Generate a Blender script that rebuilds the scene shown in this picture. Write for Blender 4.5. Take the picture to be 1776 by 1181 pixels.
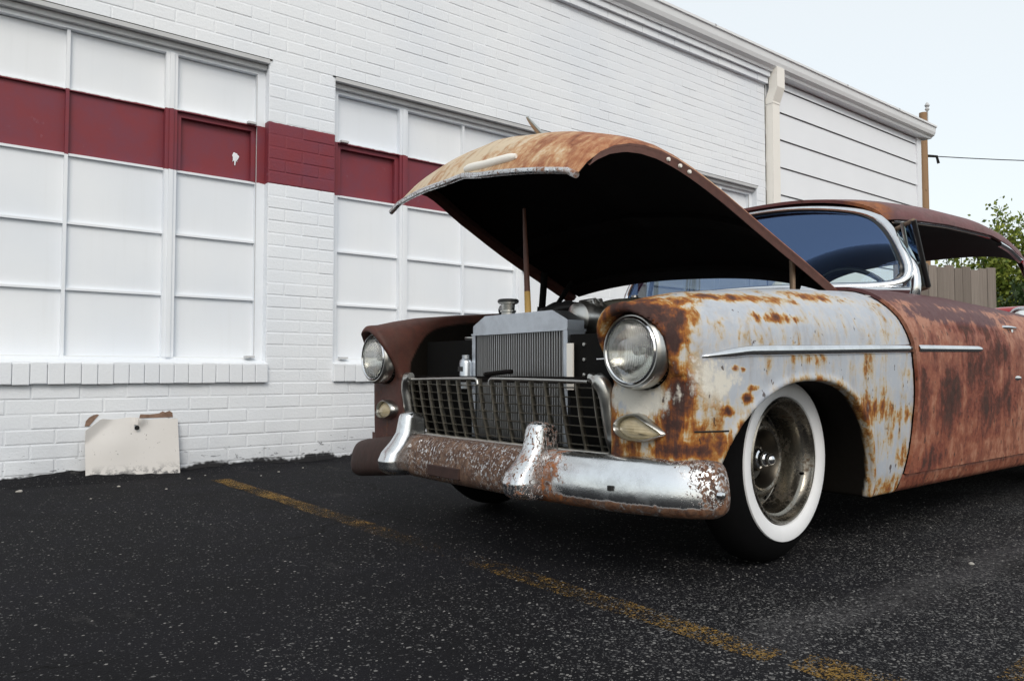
import bpy, math, random
import numpy as np
from mathutils import Vector, Matrix
random.seed(7); rng = np.random.default_rng(11)
for o in list(bpy.data.objects): bpy.data.objects.remove(o)
scene = bpy.context.scene
COL = scene.collection
R = math.radians

# ------------------------------------------------------------------ camera
cam = bpy.data.cameras.new('camera'); camo = bpy.data.objects.new('camera', cam); COL.objects.link(camo)
camo.location = (0, 0, 0.61)
camo.rotation_euler = (R(90 + 2.30), 0, R(-39.03))
cam.sensor_width = 36.0; cam.lens = 36.0 * 1350 / 1776
cam.clip_start = 0.05; cam.clip_end = 2000
scene.camera = camo

# ------------------------------------------------------------------ sky and sun
SUN_EL, SUN_AZ = 38.0, 212.0        # azimuth: compass direction the light comes from (0 = +Y, 90 = +X)
world = bpy.data.worlds.new('World'); scene.world = world; world.use_nodes = True
wn = world.node_tree; wn.nodes.clear()
sky = wn.nodes.new('ShaderNodeTexSky'); sky.sky_type = 'NISHITA'; sky.sun_disc = False
sky.sun_elevation = R(SUN_EL); sky.sun_rotation = R(SUN_AZ); sky.dust_density = 2.5; sky.air_density = 1.0; sky.ozone_density = 1.0
bg1 = wn.nodes.new('ShaderNodeBackground'); bg1.inputs[1].default_value = 0.05
bg2 = wn.nodes.new('ShaderNodeBackground'); bg2.inputs[0].default_value = (0.925, 0.955, 0.925, 1); bg2.inputs[1].default_value = 0.75
addn = wn.nodes.new('ShaderNodeAddShader'); wout = wn.nodes.new('ShaderNodeOutputWorld')
wn.links.new(sky.outputs[0], bg1.inputs[0]); wn.links.new(bg1.outputs[0], addn.inputs[0])
wn.links.new(bg2.outputs[0], addn.inputs[1]); wn.links.new(addn.outputs[0], wout.inputs[0])
sun = bpy.data.lights.new('sun', 'SUN'); suno = bpy.data.objects.new('sun', sun); COL.objects.link(suno)
sun.energy = 1.2; sun.angle = R(25); sun.color = (1.0, 0.93, 0.84)
sd = Vector((math.sin(R(SUN_AZ)) * math.cos(R(SUN_EL)), math.cos(R(SUN_AZ)) * math.cos(R(SUN_EL)), math.sin(R(SUN_EL))))
suno.rotation_euler = (-sd).to_track_quat('-Z', 'Y').to_euler()
suno.location = (-5, -10, 12)
vs = scene.view_settings
vs.view_transform = 'Standard'; vs.look = 'None'; vs.exposure = 0.14; vs.gamma = 1.0; vs.use_curve_mapping = False

# ------------------------------------------------------------------ shader helper
class G:
    def __init__(s, name):
        s.m = bpy.data.materials.new(name); s.m.use_nodes = True
        s.t = s.m.node_tree; s.t.nodes.clear()
        s.out = s.n('ShaderNodeOutputMaterial')
    def n(s, typ, **kw):
        nd = s.t.nodes.new(typ)
        for k, v in kw.items(): setattr(nd, k, v)
        return nd
    def put(s, sock, v):
        if v is None: return
        if isinstance(v, bpy.types.NodeSocket): s.t.links.new(v, sock)
        else:
            if sock.type == 'RGBA' and len(v) == 3: v = (*v, 1)
            sock.default_value = v
    def pos(s): return s.n('ShaderNodeNewGeometry').outputs['Position']
    def sc(s, vec, k):
        nd = s.n('ShaderNodeVectorMath', operation='MULTIPLY'); s.put(nd.inputs[0], vec); nd.inputs[1].default_value = k; return nd.outputs[0]
    def off(s, vec, k):
        nd = s.n('ShaderNodeVectorMath', operation='ADD'); s.put(nd.inputs[0], vec); s.put(nd.inputs[1], k); return nd.outputs[0]
    def noise(s, scale, detail=4, rough=.55, vec=None, dist=0.0, color=False):
        nd = s.n('ShaderNodeTexNoise'); s.put(nd.inputs['Vector'], vec if vec is not None else s.pos())
        nd.inputs['Scale'].default_value = scale; nd.inputs['Detail'].default_value = detail
        nd.inputs['Roughness'].default_value = rough; nd.inputs['Distortion'].default_value = dist
        return nd.outputs[1] if color else nd.outputs[0]
    def vor(s, scale, feature='F1', vec=None, out=0, rand=1.0):
        nd = s.n('ShaderNodeTexVoronoi', feature=feature); s.put(nd.inputs['Vector'], vec if vec is not None else s.pos())
        nd.inputs['Scale'].default_value = scale; nd.inputs['Randomness'].default_value = rand
        return nd.outputs[out]
    def mr(s, v, a, b, c=0.0, d=1.0, smooth=True):
        nd = s.n('ShaderNodeMapRange', interpolation_type='SMOOTHSTEP' if smooth else 'LINEAR')
        for i, x in enumerate((v, a, b, c, d)): s.put(nd.inputs[i], x)
        return nd.outputs[0]
    def mt(s, op, a, b=0.0, clamp=False):
        nd = s.n('ShaderNodeMath', operation=op, use_clamp=clamp); s.put(nd.inputs[0], a); s.put(nd.inputs[1], b); return nd.outputs[0]
    def mul(s, a, b): return s.mt('MULTIPLY', a, b)
    def add(s, a, b): return s.mt('ADD', a, b)
    def sub(s, a, b): return s.mt('SUBTRACT', a, b)
    def mix(s, f, a, b):
        nd = s.n('ShaderNodeMix', data_type='RGBA'); s.put(nd.inputs[0], f); s.put(nd.inputs[6], a); s.put(nd.inputs[7], b); return nd.outputs[2]
    def mixf(s, f, a, b):
        nd = s.n('ShaderNodeMix', data_type='FLOAT'); s.put(nd.inputs[0], f); s.put(nd.inputs[2], a); s.put(nd.inputs[3], b); return nd.outputs[0]
    def xyz(s, v):
        nd = s.n('ShaderNodeSeparateXYZ'); s.put(nd.inputs[0], v); return nd.outputs
    def attr(s, name='mask'):
        a = s.n('ShaderNodeAttribute', attribute_name=name); c = s.n('ShaderNodeSeparateColor')
        s.t.links.new(a.outputs['Color'], c.inputs[0]); return c.outputs
    def bump(s, h, dist=.002, strength=1.0):
        nd = s.n('ShaderNodeBump'); s.put(nd.inputs['Height'], h); nd.inputs['Distance'].default_value = dist
        nd.inputs['Strength'].default_value = strength; return nd.outputs[0]
    def bsdf(s, col, rough=.6, metal=0.0, normal=None, spec=.5, coat=0.0, **kw):
        b = s.n('ShaderNodeBsdfPrincipled')
        s.put(b.inputs['Base Color'], col); s.put(b.inputs['Roughness'], rough); s.put(b.inputs['Metallic'], metal)
        s.put(b.inputs['Normal'], normal); s.put(b.inputs['Specular IOR Level'], spec); s.put(b.inputs['Coat Weight'], coat)
        s.t.links.new(b.outputs[0], s.out.inputs[0]); return b
    def obj_rand(s): return s.n('ShaderNodeObjectInfo').outputs['Random']

M = {}
def simple(name, col, rough=.6, metal=0.0, nscale=0, namp=.25, bump=0.0, spec=.5):
    g = G(name); c = col; nrm = None
    if nscale:
        nz = g.noise(nscale, 5)
        c = g.mix(nz, tuple(x * (1 - namp) for x in col), tuple(min(1, x * (1 + namp)) for x in col))
        if bump: nrm = g.bump(nz, bump)
    g.bsdf(c, rough, metal, nrm, spec); M[name] = g.m; return g.m

# ---- white / red masonry paint
def wall_paint(name, zlo=None, zhi=None, red=(0.205, 0.030, 0.040), brick=False, allred=False, plain=False):
    g = G(name); p = g.pos(); x, y, z = g.xyz(p)
    big = g.noise(0.9, 3); fine = g.noise(60 if brick else 14, 3, .65)
    white = g.mix(g.mr(big, .3, .7), (0.735, 0.78, 0.84), (0.81, 0.84, 0.875))
    if brick:   # each brick's coat differs a little
        white = g.mix(g.mul(g.obj_rand(), .35), white, (0.74, 0.77, 0.81))
    # peeling / grime specks, denser near the ground
    low = g.mr(z, 0.0, .45, 1.0, 0.0)
    speck = g.noise(30, 3, .7, g.sc(p, (.4, 1, 1.4)))
    th = g.mixf(low, .78, .60)
    grime = g.mul(g.mr(g.sub(speck, th), 0, .03), .85)
    col = g.mix(grime, white, (0.07, 0.07, 0.08))
    wash = g.mul(g.mul(low, g.mr(g.noise(2.5, 3), .3, .7)), .5)
    col = g.mix(wash, col, (0.45, 0.48, 0.53))
    edge = g.add(z, g.mul(g.sub(g.noise(7, 3, .7), .5), .15))
    col = g.mix(g.mr(edge, .025, .05, 1, 0), col, (0.025, 0.025, 0.028))
    if not brick:
        drag = g.noise(34, 3, .6, g.sc(p, (1, 1, .05)))
        col = g.mix(g.mul(g.mr(drag, .5, .8), .10), col, (0.60, 0.62, 0.63))
    if zlo is not None or allred:
        rcol = g.mix(g.mr(g.noise(5, 6, .7), .3, .75), red, (0.165, 0.038, 0.062))
        rcol = g.mix(g.mul(g.mr(g.noise(17, 5, .7), .62, .75), .25), rcol, (0.30, 0.20, 0.26))
        if allred: col = rcol
        else:
            zz = g.add(z, g.mul(g.sub(g.noise(22, 3), .5), .012))
            f = g.mul(g.mr(zz, zlo - .002, zlo + .002), g.mr(zz, zhi - .002, zhi + .002, 1, 0))
            col = g.mix(f, col, rcol)
    h = fine
    nrm = g.bump(h, .0026 if brick else .0012, .8)
    g.bsdf(col, .55 if not allred else .5, 0, nrm, .35)
    M[name] = g.m
wall_paint('brick_paint', 1.863, 2.2765, brick=True)
wall_paint('frame_paint', 1.866, 2.25)
wall_paint('board_white')
wall_paint('board_red', allred=True)
simple('grey_trim', (0.50, 0.51, 0.52), .5, 0, 6, .2)
simple('gutter_white', (0.74, 0.76, 0.78), .4, 0, 3, .08)
simple('cream_metal', (0.80, 0.78, 0.73), .42, 0, 3, .06)
simple('siding', (0.76, 0.79, 0.83), .5, 0, 2, .05)
simple('grey_gap', (0.10, 0.10, 0.11), .9)
simple('dark_gap', (0.01, 0.01, 0.01), .9)
simple('black', (0.006, 0.006, 0.006), .8, spec=.12)
simple('black_plastic', (0.012, 0.012, 0.013), .35)
simple('interior', (0.010, 0.010, 0.012), .9)
simple('underbody', (0.008, 0.006, 0.005), .9, 0, 20, .5, spec=.12)
simple('bare_brick', (0.22, 0.14, 0.10), .9, 0, 30, .6, .004)

# ---- asphalt
def asphalt():
    g = G('asphalt'); p = g.pos(); x, y, z = g.xyz(p)
    fine = g.noise(160, 2, .7); mid = g.noise(2.2, 3, .6)
    base = g.mix(fine, (0.003, 0.003, 0.0035), (0.012, 0.012, 0.0145))
    base = g.mix(g.mr(mid, .35, .8), base, (0.010, 0.010, 0.013))
    worn = g.mr(g.add(g.add(g.mul(g.sub(2.1, y), .40), g.mul(g.sub(x, 1.2), .10)), g.mul(g.sub(g.noise(1.3, 3), .5), 1.3)), 0.0, .80)
    warp = g.off(p, g.sc(g.noise(40, 1, .5, color=True), (.014, .014, 0)))
    chip = None
    for scl, t0, t1, hi_ in ((105, .93, .34, (0.20, 0.197, 0.193)), (215, .88, .25, (0.13, 0.13, 0.13))):
        v = g.n('ShaderNodeTexVoronoi', feature='F1'); g.put(v.inputs['Vector'], warp); v.inputs['Scale'].default_value = scl
        vc = g.n('ShaderNodeSeparateColor'); g.t.links.new(v.outputs['Color'], vc.inputs[0])
        ch_ = g.mul(g.mr(g.sub(vc.outputs[0], g.mixf(worn, t0, t1)), 0, .02), g.mr(v.outputs['Distance'], .28, .48, 1, 0))
        chipc = g.mix(vc.outputs[1], (0.018, 0.018, 0.021), hi_)
        base = g.mix(ch_, base, chipc)
    col = base
    # chalky scuffs and dust
    sc1 = g.noise(3.2, 6, .75, g.sc(p, (1, .45, 1)))
    dust = g.mul(g.mr(sc1, .60, .76), g.mr(g.noise(70, 3), .35, .6))
    col = g.mix(g.mul(dust, .42), col, (0.16, 0.155, 0.15))
    cw = g.off(p, g.sc(g.noise(3.5, 3, .6, color=True), (.35, .35, 0)))
    crk = g.mul(g.mr(g.vor(.85, 'DISTANCE_TO_EDGE', cw), .0025, .006, 1, 0), g.mr(g.noise(.8, 2), .45, .6))
    col = g.mix(g.mul(crk, .8), col, (0.002, 0.002, 0.002))
    oil = g.mr(g.noise(1.1, 3, .6, g.off(p, (3.7, 1.2, 0))), .60, .72); col = g.mix(g.mul(oil, .55), col, (0.004, 0.004, 0.0045))
    # pale tyre-worn streak running to the right
    st = g.sub(y, g.add(1.02, g.mul(g.sub(x, 1.5), -.02)))
    st = g.add(st, g.mul(g.sub(g.noise(1.6, 3), .5), .3))
    streak = g.mul(g.mul(g.mr(g.mt('ABSOLUTE', st), .0, .12, 1, 0), g.mr(x, 1.3, 1.8)), g.mr(g.noise(60, 3), .3, .6))
    col = g.mix(g.mul(streak, .22), col, (0.15, 0.145, 0.15))
    nrm = g.bump(fine, .003, .9)
    g.bsdf(col, g.mixf(fine, .7, .95), 0, nrm, .10); M['asphalt'] = g.m
asphalt()
def line_paint():
    g = G('line_paint'); p = g.pos(); x, y, z = g.xyz(p)
    n1 = g.noise(9, 6, .75); n2 = g.noise(75, 4, .7); n3 = g.noise(1.7, 3)
    wear = g.add(g.add(g.mul(n1, .55), g.mul(n2, .55)), g.mul(g.sub(n3, .5), .5))
    gap = g.mul(g.mr(y, 1.95, 2.25), g.mr(y, 2.95, 3.3, 1, 0))
    wear = g.sub(g.sub(wear, .03), g.mul(gap, .09))
    keep = g.mr(g.add(wear, g.mul(g.sub(g.noise(190, 2), .5), .9)), .50, .66)
    col = g.mix(n2, (0.13, 0.070, 0.014), (0.33, 0.195, 0.038))
    b = g.bsdf(col, .85, 0, g.bump(n2, .003, .8), .3)
    tr = g.n('ShaderNodeBsdfTransparent'); mx = g.n('ShaderNodeMixShader')
    g.put(mx.inputs[0], g.mul(keep, .80)); g.t.links.new(tr.outputs[0], mx.inputs[1]); g.t.links.new(b.outputs[0], mx.inputs[2])
    g.t.links.new(mx.outputs[0], g.out.inputs[0]); M['line_paint'] = g.m
line_paint()
simple('chip', (0.17, 0.167, 0.163), .8, 0, 40, .8)
simple('pebble', (0.36, 0.345, 0.32), .85, 0, 60, .5, .002)

# ---- car paints: vertex mask R = orange rust, G = dark rust, B = cream / other
def rusty(name, ramp, over, stretch=(1, 1, .28), rough=.45, pits=.67, drip=1.1, amp=.80, base=0.0):
    """one corrosion field drives a nested ramp: paint, cream bloom, orange, brown, near-black scale; mask B lays 'over' on top"""
    g = G(name); p = g.pos(); r, gg, b = g.attr()[:3]
    ps = g.sc(p, stretch)
    n1 = g.noise(9, 4, .65); n2 = g.noise(38, 4, .7); n3 = g.noise(19, 4, .7, ps, .6); n4 = g.noise(150, 2, .6); n5 = g.noise(26, 3, .6, g.sc(p, (1, 1, .06)))
    br = g.add(g.add(g.mul(g.sub(n1, .5), 1.3), g.mul(g.sub(n3, .5), 1.9)), g.mul(g.sub(n2, .5), 1.2))
    br = g.add(br, g.mul(g.sub(n5, .5), drip))
    c = g.add(g.add(g.mul(r, .66), g.mul(gg, .98)), g.add(g.mul(br, amp), base))
    nd = g.n('ShaderNodeValToRGB'); cr = nd.color_ramp
    for k, (pp, cc) in enumerate(ramp):
        e = cr.elements[k] if k < 2 else cr.elements.new(pp)
        e.position = pp; e.color = (*cc, 1)
    g.put(nd.inputs[0], g.mul(c, 1/1.2)); col = nd.outputs[0]
    col = g.mix(g.mul(g.mr(n3, .42, .75), .35), col, g.mix(1.0, col, (0, 0, 0)) if False else (0.10, 0.055, 0.04))
    col = g.mix(g.mr(g.add(b, g.mul(br, .7)), .40, .75), col, over)
    pit = g.mr(g.noise(46, 3, .6, g.sc(p, (1, 1, .55))), pits, pits + .035)
    col = g.mix(g.mul(pit, .85), col, (0.045, 0.022, 0.017))
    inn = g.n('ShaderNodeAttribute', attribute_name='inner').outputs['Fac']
    col = g.mix(inn, col, (0.007, 0.006, 0.005))  # shade of wheel well, engine bay and lower edges put into the colour
    rust_any = g.mt('MAXIMUM', g.mr(c, .35, .65), inn)
    rg = g.add(g.mixf(rust_any, rough, .82), g.mul(g.sub(n2, .5), .25))
    h = g.add(g.mul(n4, g.mixf(rust_any, .12, .7)), g.mul(n2, g.mixf(rust_any, .1, .9)))
    g.bsdf(col, rg, 0, g.bump(h, .0014, .9), g.mixf(inn, .4, .08))
    M[name] = g.m
OR = [(.45, (.40, .215, .065)), (.54, (.31, .115, .018)), (.66, (.19, .058, .014)), (.80, (.080, .028, .017)), (.96, (.036, .015, .013))]
rusty('fender_paint', [(0.0, (.40, .435, .49)), (.13, (.45, .47, .505)), (.26, (.485, .46, .42)), (.36, (.46, .37, .24))] + OR, (.62, .60, .54))
rusty('door_paint', [(0.0, (.36, .165, .105)), (.18, (.265, .090, .050)), (.36, (.185, .048, .028)), (.52, (.10, .030, .020)), (.68, (.045, .016, .012)), (.9, (.022, .010, .009))], (.090, .034, .036), pits=.63, rough=.58, drip=.85, amp=.66, base=.07, stretch=(1, 1, .5))
rusty('roof_paint', [(0.0, (.135, .046, .047)), (.25, (.095, .030, .032)), (.40, (.15, .050, .028)), (.58, (.28, .10, .035)), (.8, (.11, .036, .02))], (.13, .06, .06), stretch=(.4, 1, 1), rough=.55, drip=0.0, amp=.35)
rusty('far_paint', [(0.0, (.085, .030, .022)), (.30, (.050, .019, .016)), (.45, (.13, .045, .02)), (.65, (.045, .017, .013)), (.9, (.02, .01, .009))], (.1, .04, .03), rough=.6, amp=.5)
rusty('hood_paint', [(0.0, (.56, .46, .33)), (.15, (.47, .29, .155)), (.30, (.37, .165, .075)), (.46, (.28, .098, .045)), (.64, (.14, .048, .028)), (.85, (.055, .02, .015))], (.58, .50, .38), stretch=(.22, 1, .3), rough=.6, pits=.72, drip=0.0, amp=.62, base=.02)
simple('hood_under', (0.007, 0.006, 0.006), .9, 0, 15, .4, spec=.1)  # near-black colour holds the shade beneath the raised hood
simple('far_rust', (0.032, 0.014, 0.011), .75, 0, 30, .6, .002)
simple('flange_rust', (0.075, 0.026, 0.018), .7, 0, 30, .5, .002)

def chrome_mat(name, base=(0.74, 0.76, 0.78), rust=True, rough=.20):
    """worn chrome: mask R = heavy brown rust, G = pitting"""
    g = G(name); p = g.pos()
    n1 = g.noise(12, 4, .7); n2 = g.noise(70, 3, .7); n3 = g.noise(34, 4, .75, g.sc(p, (1, 1, .8)), .8)
    col = g.mix(g.mr(n1, .35, .7), base, tuple(x * .86 for x in base)); metal = 1.0; rg = g.add(rough, g.mul(g.mr(n1, .4, .8), .18))
    nrm = g.bump(n2, .0004, .4)
    if rust:
        r, gg, b = g.attr()[:3]
        br = g.add(g.mul(g.sub(n1, .5), .8), g.mul(g.sub(n3, .5), 1.0))
        heavy = g.mr(g.add(r, br), .38, .72)
        pitn = g.mr(g.add(g.mul(gg, .5), g.noise(115, 3, .6, g.sc(p, (1, 1, .7)))), .78, .86)
        crack = g.mul(g.mr(g.vor(15, 'DISTANCE_TO_EDGE', g.off(g.sc(p, (1, 1.2, .7)), g.sc(g.noise(9, 4, .7, color=True), (.12, .12, .12)))), .012, .024, 1, 0), g.mr(g.add(gg, n1), .75, .95))
        rustf = g.mt('MAXIMUM', g.mt('MAXIMUM', heavy, pitn), crack)
        rc = g.mix(g.mr(n3, .35, .7), (0.060, 0.030, 0.021), (0.17, 0.115, 0.082))
        rc = g.mix(g.mr(n2, .48, .66), rc, (0.045, 0.02, 0.014))
        rc = g.mix(g.mul(b, g.mr(n3, .4, .65)), rc, (0.30, 0.10, 0.025))
        col = g.mix(rustf, col, rc); metal = g.mt('SUBTRACT', 1.0, rustf); rg = g.mixf(rustf, rg, .72)
        nrm = g.bump(g.add(g.mul(n2, .5), rustf), .001, .7)
    g.bsdf(col, rg, metal, nrm); M[name] = g.m
chrome_mat('bumper_chrome')
chrome_mat('chrome', (0.72, 0.74, 0.77), False, .10)
chrome_mat('dull_chrome', (0.50, 0.50, 0.48), False, .28)
chrome_mat('alu', (0.56, 0.60, 0.65), False, .32)
chrome_mat('grille_metal', (0.29, 0.275, 0.24), False, .42)
def rim_mat():
    g = G('rim_metal'); n1 = g.noise(14, 6, .7); n2 = g.noise(90, 5, .7)
    rust = g.mr(g.add(n1, g.mul(g.sub(n2, .5), .7)), .50, .74)
    col = g.mix(rust, (0.27, 0.255, 0.225), g.mix(n2, (0.030, 0.019, 0.012), (0.10, 0.066, 0.036)))
    g.bsdf(col, g.mixf(rust, .26, .6), g.mixf(rust, 1.0, .35), g.bump(n2, .0008, .6)); M['rim_metal'] = g.m
rim_mat()
chrome_mat('dark_steel', (0.075, 0.068, 0.058), False, .38)
simple('rubber', (0.0035, 0.0035, 0.004), .85, 0, 60, .3, spec=.08)
simple('whitewall', (0.78, 0.795, 0.82), .5, 0, 18, .07)
simple('radiator_core', (0.55, 0.56, 0.57), .35, .9)
simple('engine_olive', (0.085, 0.085, 0.070), .4, .3, 20, .4)
simple('wood_stick', (0.085, 0.030, 0.018), .55, 0, 25, .5)
simple('stick_yellow', (0.42, 0.26, 0.07), .6, 0, 25, .3)
simple('lever_tan', (0.20, 0.14, 0.095), .6, 0, 30, .4)
def thin_glass(name, tint=(0.72, 0.84, 0.84), rib=0.0, base_refl=.0, gcol=(.095, .15, .28)):
    g = G(name); tr = g.n('ShaderNodeBsdfTransparent'); gl = g.n('ShaderNodeBsdfGlossy'); fr = g.n('ShaderNodeFresnel'); mx = g.n('ShaderNodeMixShader')
    tr.inputs[0].default_value = (*tint, 1); gl.inputs['Roughness'].default_value = .02; gl.inputs['Color'].default_value = (*gcol, 1); fr.inputs['IOR'].default_value = 1.5
    if rib:
        w = g.n('ShaderNodeTexWave', bands_direction='Y'); g.put(w.inputs['Vector'], g.pos()); w.inputs['Scale'].default_value = rib; w.inputs['Distortion'].default_value = 0
        nb = g.bump(w.outputs[0], .0025, .8); g.put(gl.inputs['Normal'], nb); g.put(fr.inputs['Normal'], nb)
    f = g.add(g.mul(fr.outputs[0], .8), base_refl)
    g.put(mx.inputs[0], g.mt('MINIMUM', f, 1.0)); g.t.links.new(tr.outputs[0], mx.inputs[1]); g.t.links.new(gl.outputs[0], mx.inputs[2])
    g.t.links.new(mx.outputs[0], g.out.inputs[0]); M[name] = g.m
thin_glass('glass')
thin_glass('lens_glass', (0.86, 0.87, 0.84), rib=55, base_refl=.12, gcol=(1, 1, 1))
def lamp_amber():
    g = G('parking_lens'); w = g.n('ShaderNodeTexWave', bands_direction='Z'); g.put(w.inputs['Vector'], g.pos()); w.inputs['Scale'].default_value = 40; w.inputs['Distortion'].default_value = 0
    n = g.noise(40, 4)
    col = g.mix(n, (0.36, 0.29, 0.17), (0.55, 0.47, 0.31)); g.bsdf(col, .25, 0, g.bump(w.outputs[0], .0012, .4), .5, .3); M['parking_lens'] = g.m
lamp_amber()
def reflector():
    g = G('reflector'); n = g.noise(18, 4)
    g.bsdf(g.mix(n, (0.86, 0.86, 0.83), (0.96, 0.96, 0.95)), .20, 1.0, g.bump(n, .002, .3)); M['reflector'] = g.m
reflector()
simple('red_car_paint', (0.30, 0.012, 0.018), .18, 0, 3, .1)
def wood_mat(name, a, b, sz=(14, 14, .7)):
    g = G(name); p = g.pos(); rv = g.obj_rand()
    vec = g.off(g.sc(p, sz), g.sc(g.n('ShaderNodeObjectInfo').outputs['Location'], (7, 5, 3)))
    n = g.noise(2.5, 6, .7, vec); k = g.noise(5, 3, .5, g.sc(p, (3, 3, 1.0)))
    col = g.mix(n, a, b); col = g.mix(g.mul(rv, .65), col, tuple(x * .7 for x in a)); col = g.mix(g.mr(k, .68, .76), col, tuple(x * .35 for x in a))
    g.bsdf(col, .85, 0, g.bump(n, .004, .7), .2); M[name] = g.m
wood_mat('fence_wood', (0.13, 0.112, 0.095), (0.34, 0.305, 0.27))
wood_mat('pole_wood', (0.26, 0.15, 0.08), (0.46, 0.31, 0.19))
wood_mat('bark', (0.06, 0.045, 0.03), (0.12, 0.095, 0.07))
def leaf_mat(name, a, b):
    g = G(name); at = g.attr(); col = g.mix(at[0], a, b)
    d = g.bsdf(col, .5, 0, None, .35); tl = g.n('ShaderNodeBsdfTranslucent'); g.put(tl.inputs[0], col); mx = g.n('ShaderNodeMixShader'); mx.inputs[0].default_value = .35
    g.t.links.new(d.outputs[0], mx.inputs[1]); g.t.links.new(tl.outputs[0], mx.inputs[2]); g.t.links.new(mx.outputs[0], g.out.inputs[0]); M[name] = g.m
leaf_mat('leaf', (0.06, 0.11, 0.014), (0.36, 0.41, 0.07))
leaf_mat('leaf_dark', (0.018, 0.038, 0.012), (0.06, 0.10, 0.028))

# ------------------------------------------------------------------ mesh helpers
ORG = {}
def tag(o, label=None, cat=None, group=None, kind=None):
    if label: o['label'] = label
    if cat: o['category'] = cat
    if group: o['group'] = group
    if kind: o['kind'] = kind
    return o
def empty(name, loc, label=None, cat=None, group=None, kind=None):
    o = bpy.data.objects.new(name, None); COL.objects.link(o); o.location = loc; o.empty_display_size = .1
    ORG[o] = np.array(loc, float); return tag(o, label, cat, group, kind)
def org(p):
    return ORG.get(p, np.zeros(3)) if p is not None else np.zeros(3)
def mesh(name, V, F, mat, parent=None, smooth=False, mask=None, auto=None, base=None):
    """V in world coordinates; the object's origin is at 'base' (or the parent's origin)"""
    V = np.asarray(V, float)
    b = org(parent) if base is None else np.asarray(base, float)
    me = bpy.data.meshes.new(name); me.from_pydata((V - b).tolist(), [], [list(map(int, f)) for f in F]); me.update()
    if smooth:
        me.polygons.foreach_set('use_smooth', [True] * len(me.polygons))
        if auto is not None:
            try: me.set_sharp_from_angle(angle=R(auto))
            except Exception: pass
    if mask is not None:
        a = me.color_attributes.new('mask', 'FLOAT_COLOR', 'POINT')
        mk = np.ones((len(V), 4)); mk[:, :3] = np.clip(mask(V) if callable(mask) else mask, 0, 2); a.data.foreach_set('color', mk.ravel())
    mats = mat if isinstance(mat, (list, tuple)) else [mat]
    for m in mats: me.materials.append(M[m] if isinstance(m, str) else m)
    o = bpy.data.objects.new(name, me); COL.objects.link(o)
    if parent is not None: o.parent = parent
    o.location = b - org(parent); ORG[o] = b
    return o
def box_vf(lo, hi, bev=0.0):
    (x0, y0, z0), (x1, y1, z1) = lo, hi
    if bev <= 0:
        V = [(x0,y0,z0),(x1,y0,z0),(x1,y1,z0),(x0,y1,z0),(x0,y0,z1),(x1,y0,z1),(x1,y1,z1),(x0,y1,z1)]
        F = [(0,3,2,1),(4,5,6,7),(0,1,5,4),(1,2,6,5),(2,3,7,6),(3,0,4,7)]
        return V, F
    import bmesh
    bm = bmesh.new(); v, f = box_vf(lo, hi)
    vs_ = [bm.verts.new(p) for p in v]
    for q in f: bm.faces.new([vs_[i] for i in q])
    bmesh.ops.bevel(bm, geom=bm.edges[:], offset=bev, segments=2, profile=.5, affect='EDGES')
    bm.verts.index_update(); V = [tuple(a.co) for a in bm.verts]; F = [[a.index for a in fc.verts] for fc in bm.faces]; bm.free()
    return V, F
def join(parts):
    V, F = [], []
    for v, f in parts:
        n = len(V); V += [tuple(p) for p in v]; F += [[i + n for i in q] for q in f]
    return V, F
def box(name, lo, hi, mat, parent=None, bev=0.0, **k):
    lo, hi = tuple(map(min, zip(lo, hi))), tuple(map(max, zip(lo, hi)))
    v, f = box_vf(lo, hi, bev); return mesh(name, v, f, mat, parent, **k)
def grid_vf(P, closed_u=False, closed_v=False):
    """P[u][v] -> 3d"""
    P = np.asarray(P, float); nu, nv = P.shape[:2]; V = P.reshape(-1, 3); F = []
    for i in range(nu - (0 if closed_u else 1)):
        for j in range(nv - (0 if closed_v else 1)):
            a, b = i % nu, (i + 1) % nu; c, d = j % nv, (j + 1) % nv
            F.append((a*nv+c, b*nv+c, b*nv+d, a*nv+d))
    return V, F
def solid_vf(P, thick):
    """grid -> closed shell, offset along -normal by thick (scalar)"""
    P = np.asarray(P, float); du = np.gradient(P, axis=0); dv = np.gradient(P, axis=1); n = np.cross(du, dv); n /= np.linalg.norm(n, axis=2, keepdims=True) + 1e-12
    Q = P - n * thick; nu, nv = P.shape[:2]; N = nu * nv; v1, f1 = grid_vf(P)
    F = list(f1) + [tuple(i + N for i in reversed(f)) for f in f1]
    idx = lambda i, j: i * nv + j
    rim = [idx(i, 0) for i in range(nu)] + [idx(nu-1, j) for j in range(1, nv)] + [idx(i, nv-1) for i in range(nu-2, -1, -1)] + [idx(0, j) for j in range(nv-2, 0, -1)]
    R_ = []
    for a, b in zip(rim, rim[1:] + rim[:1]): R_.append((b, a, a + N, b + N))
    return np.vstack([v1, Q.reshape(-1, 3)]), F, R_
def tube_vf(path, rad, seg=8, cap=True, flat=1.0, up=(0, 0, 1)):
    path = np.asarray(path, float); n = len(path); T = np.gradient(path, axis=0); T /= np.linalg.norm(T, axis=1, keepdims=True) + 1e-12
    up = np.asarray(up, float); V = []; F = []
    rad = np.full(n, rad) if np.isscalar(rad) else np.asarray(rad)
    for i in range(n):
        s = np.cross(T[i], up); 
        if np.linalg.norm(s) < 1e-4: s = np.cross(T[i], (0, 1, .1))
        s /= np.linalg.norm(s); u = np.cross(s, T[i])
        for k in range(seg):
            a = 2 * math.pi * k / seg; V.append(path[i] + (s * math.cos(a) * flat + u * math.sin(a)) * rad[i])
    for i in range(n - 1):
        for k in range(seg):
            F.append((i*seg+k, i*seg+(k+1) % seg, (i+1)*seg+(k+1) % seg, (i+1)*seg+k))
    if cap: F.append(tuple(range(seg - 1, -1, -1))); F.append(tuple((n-1)*seg + k for k in range(seg)))
    return V, F
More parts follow.
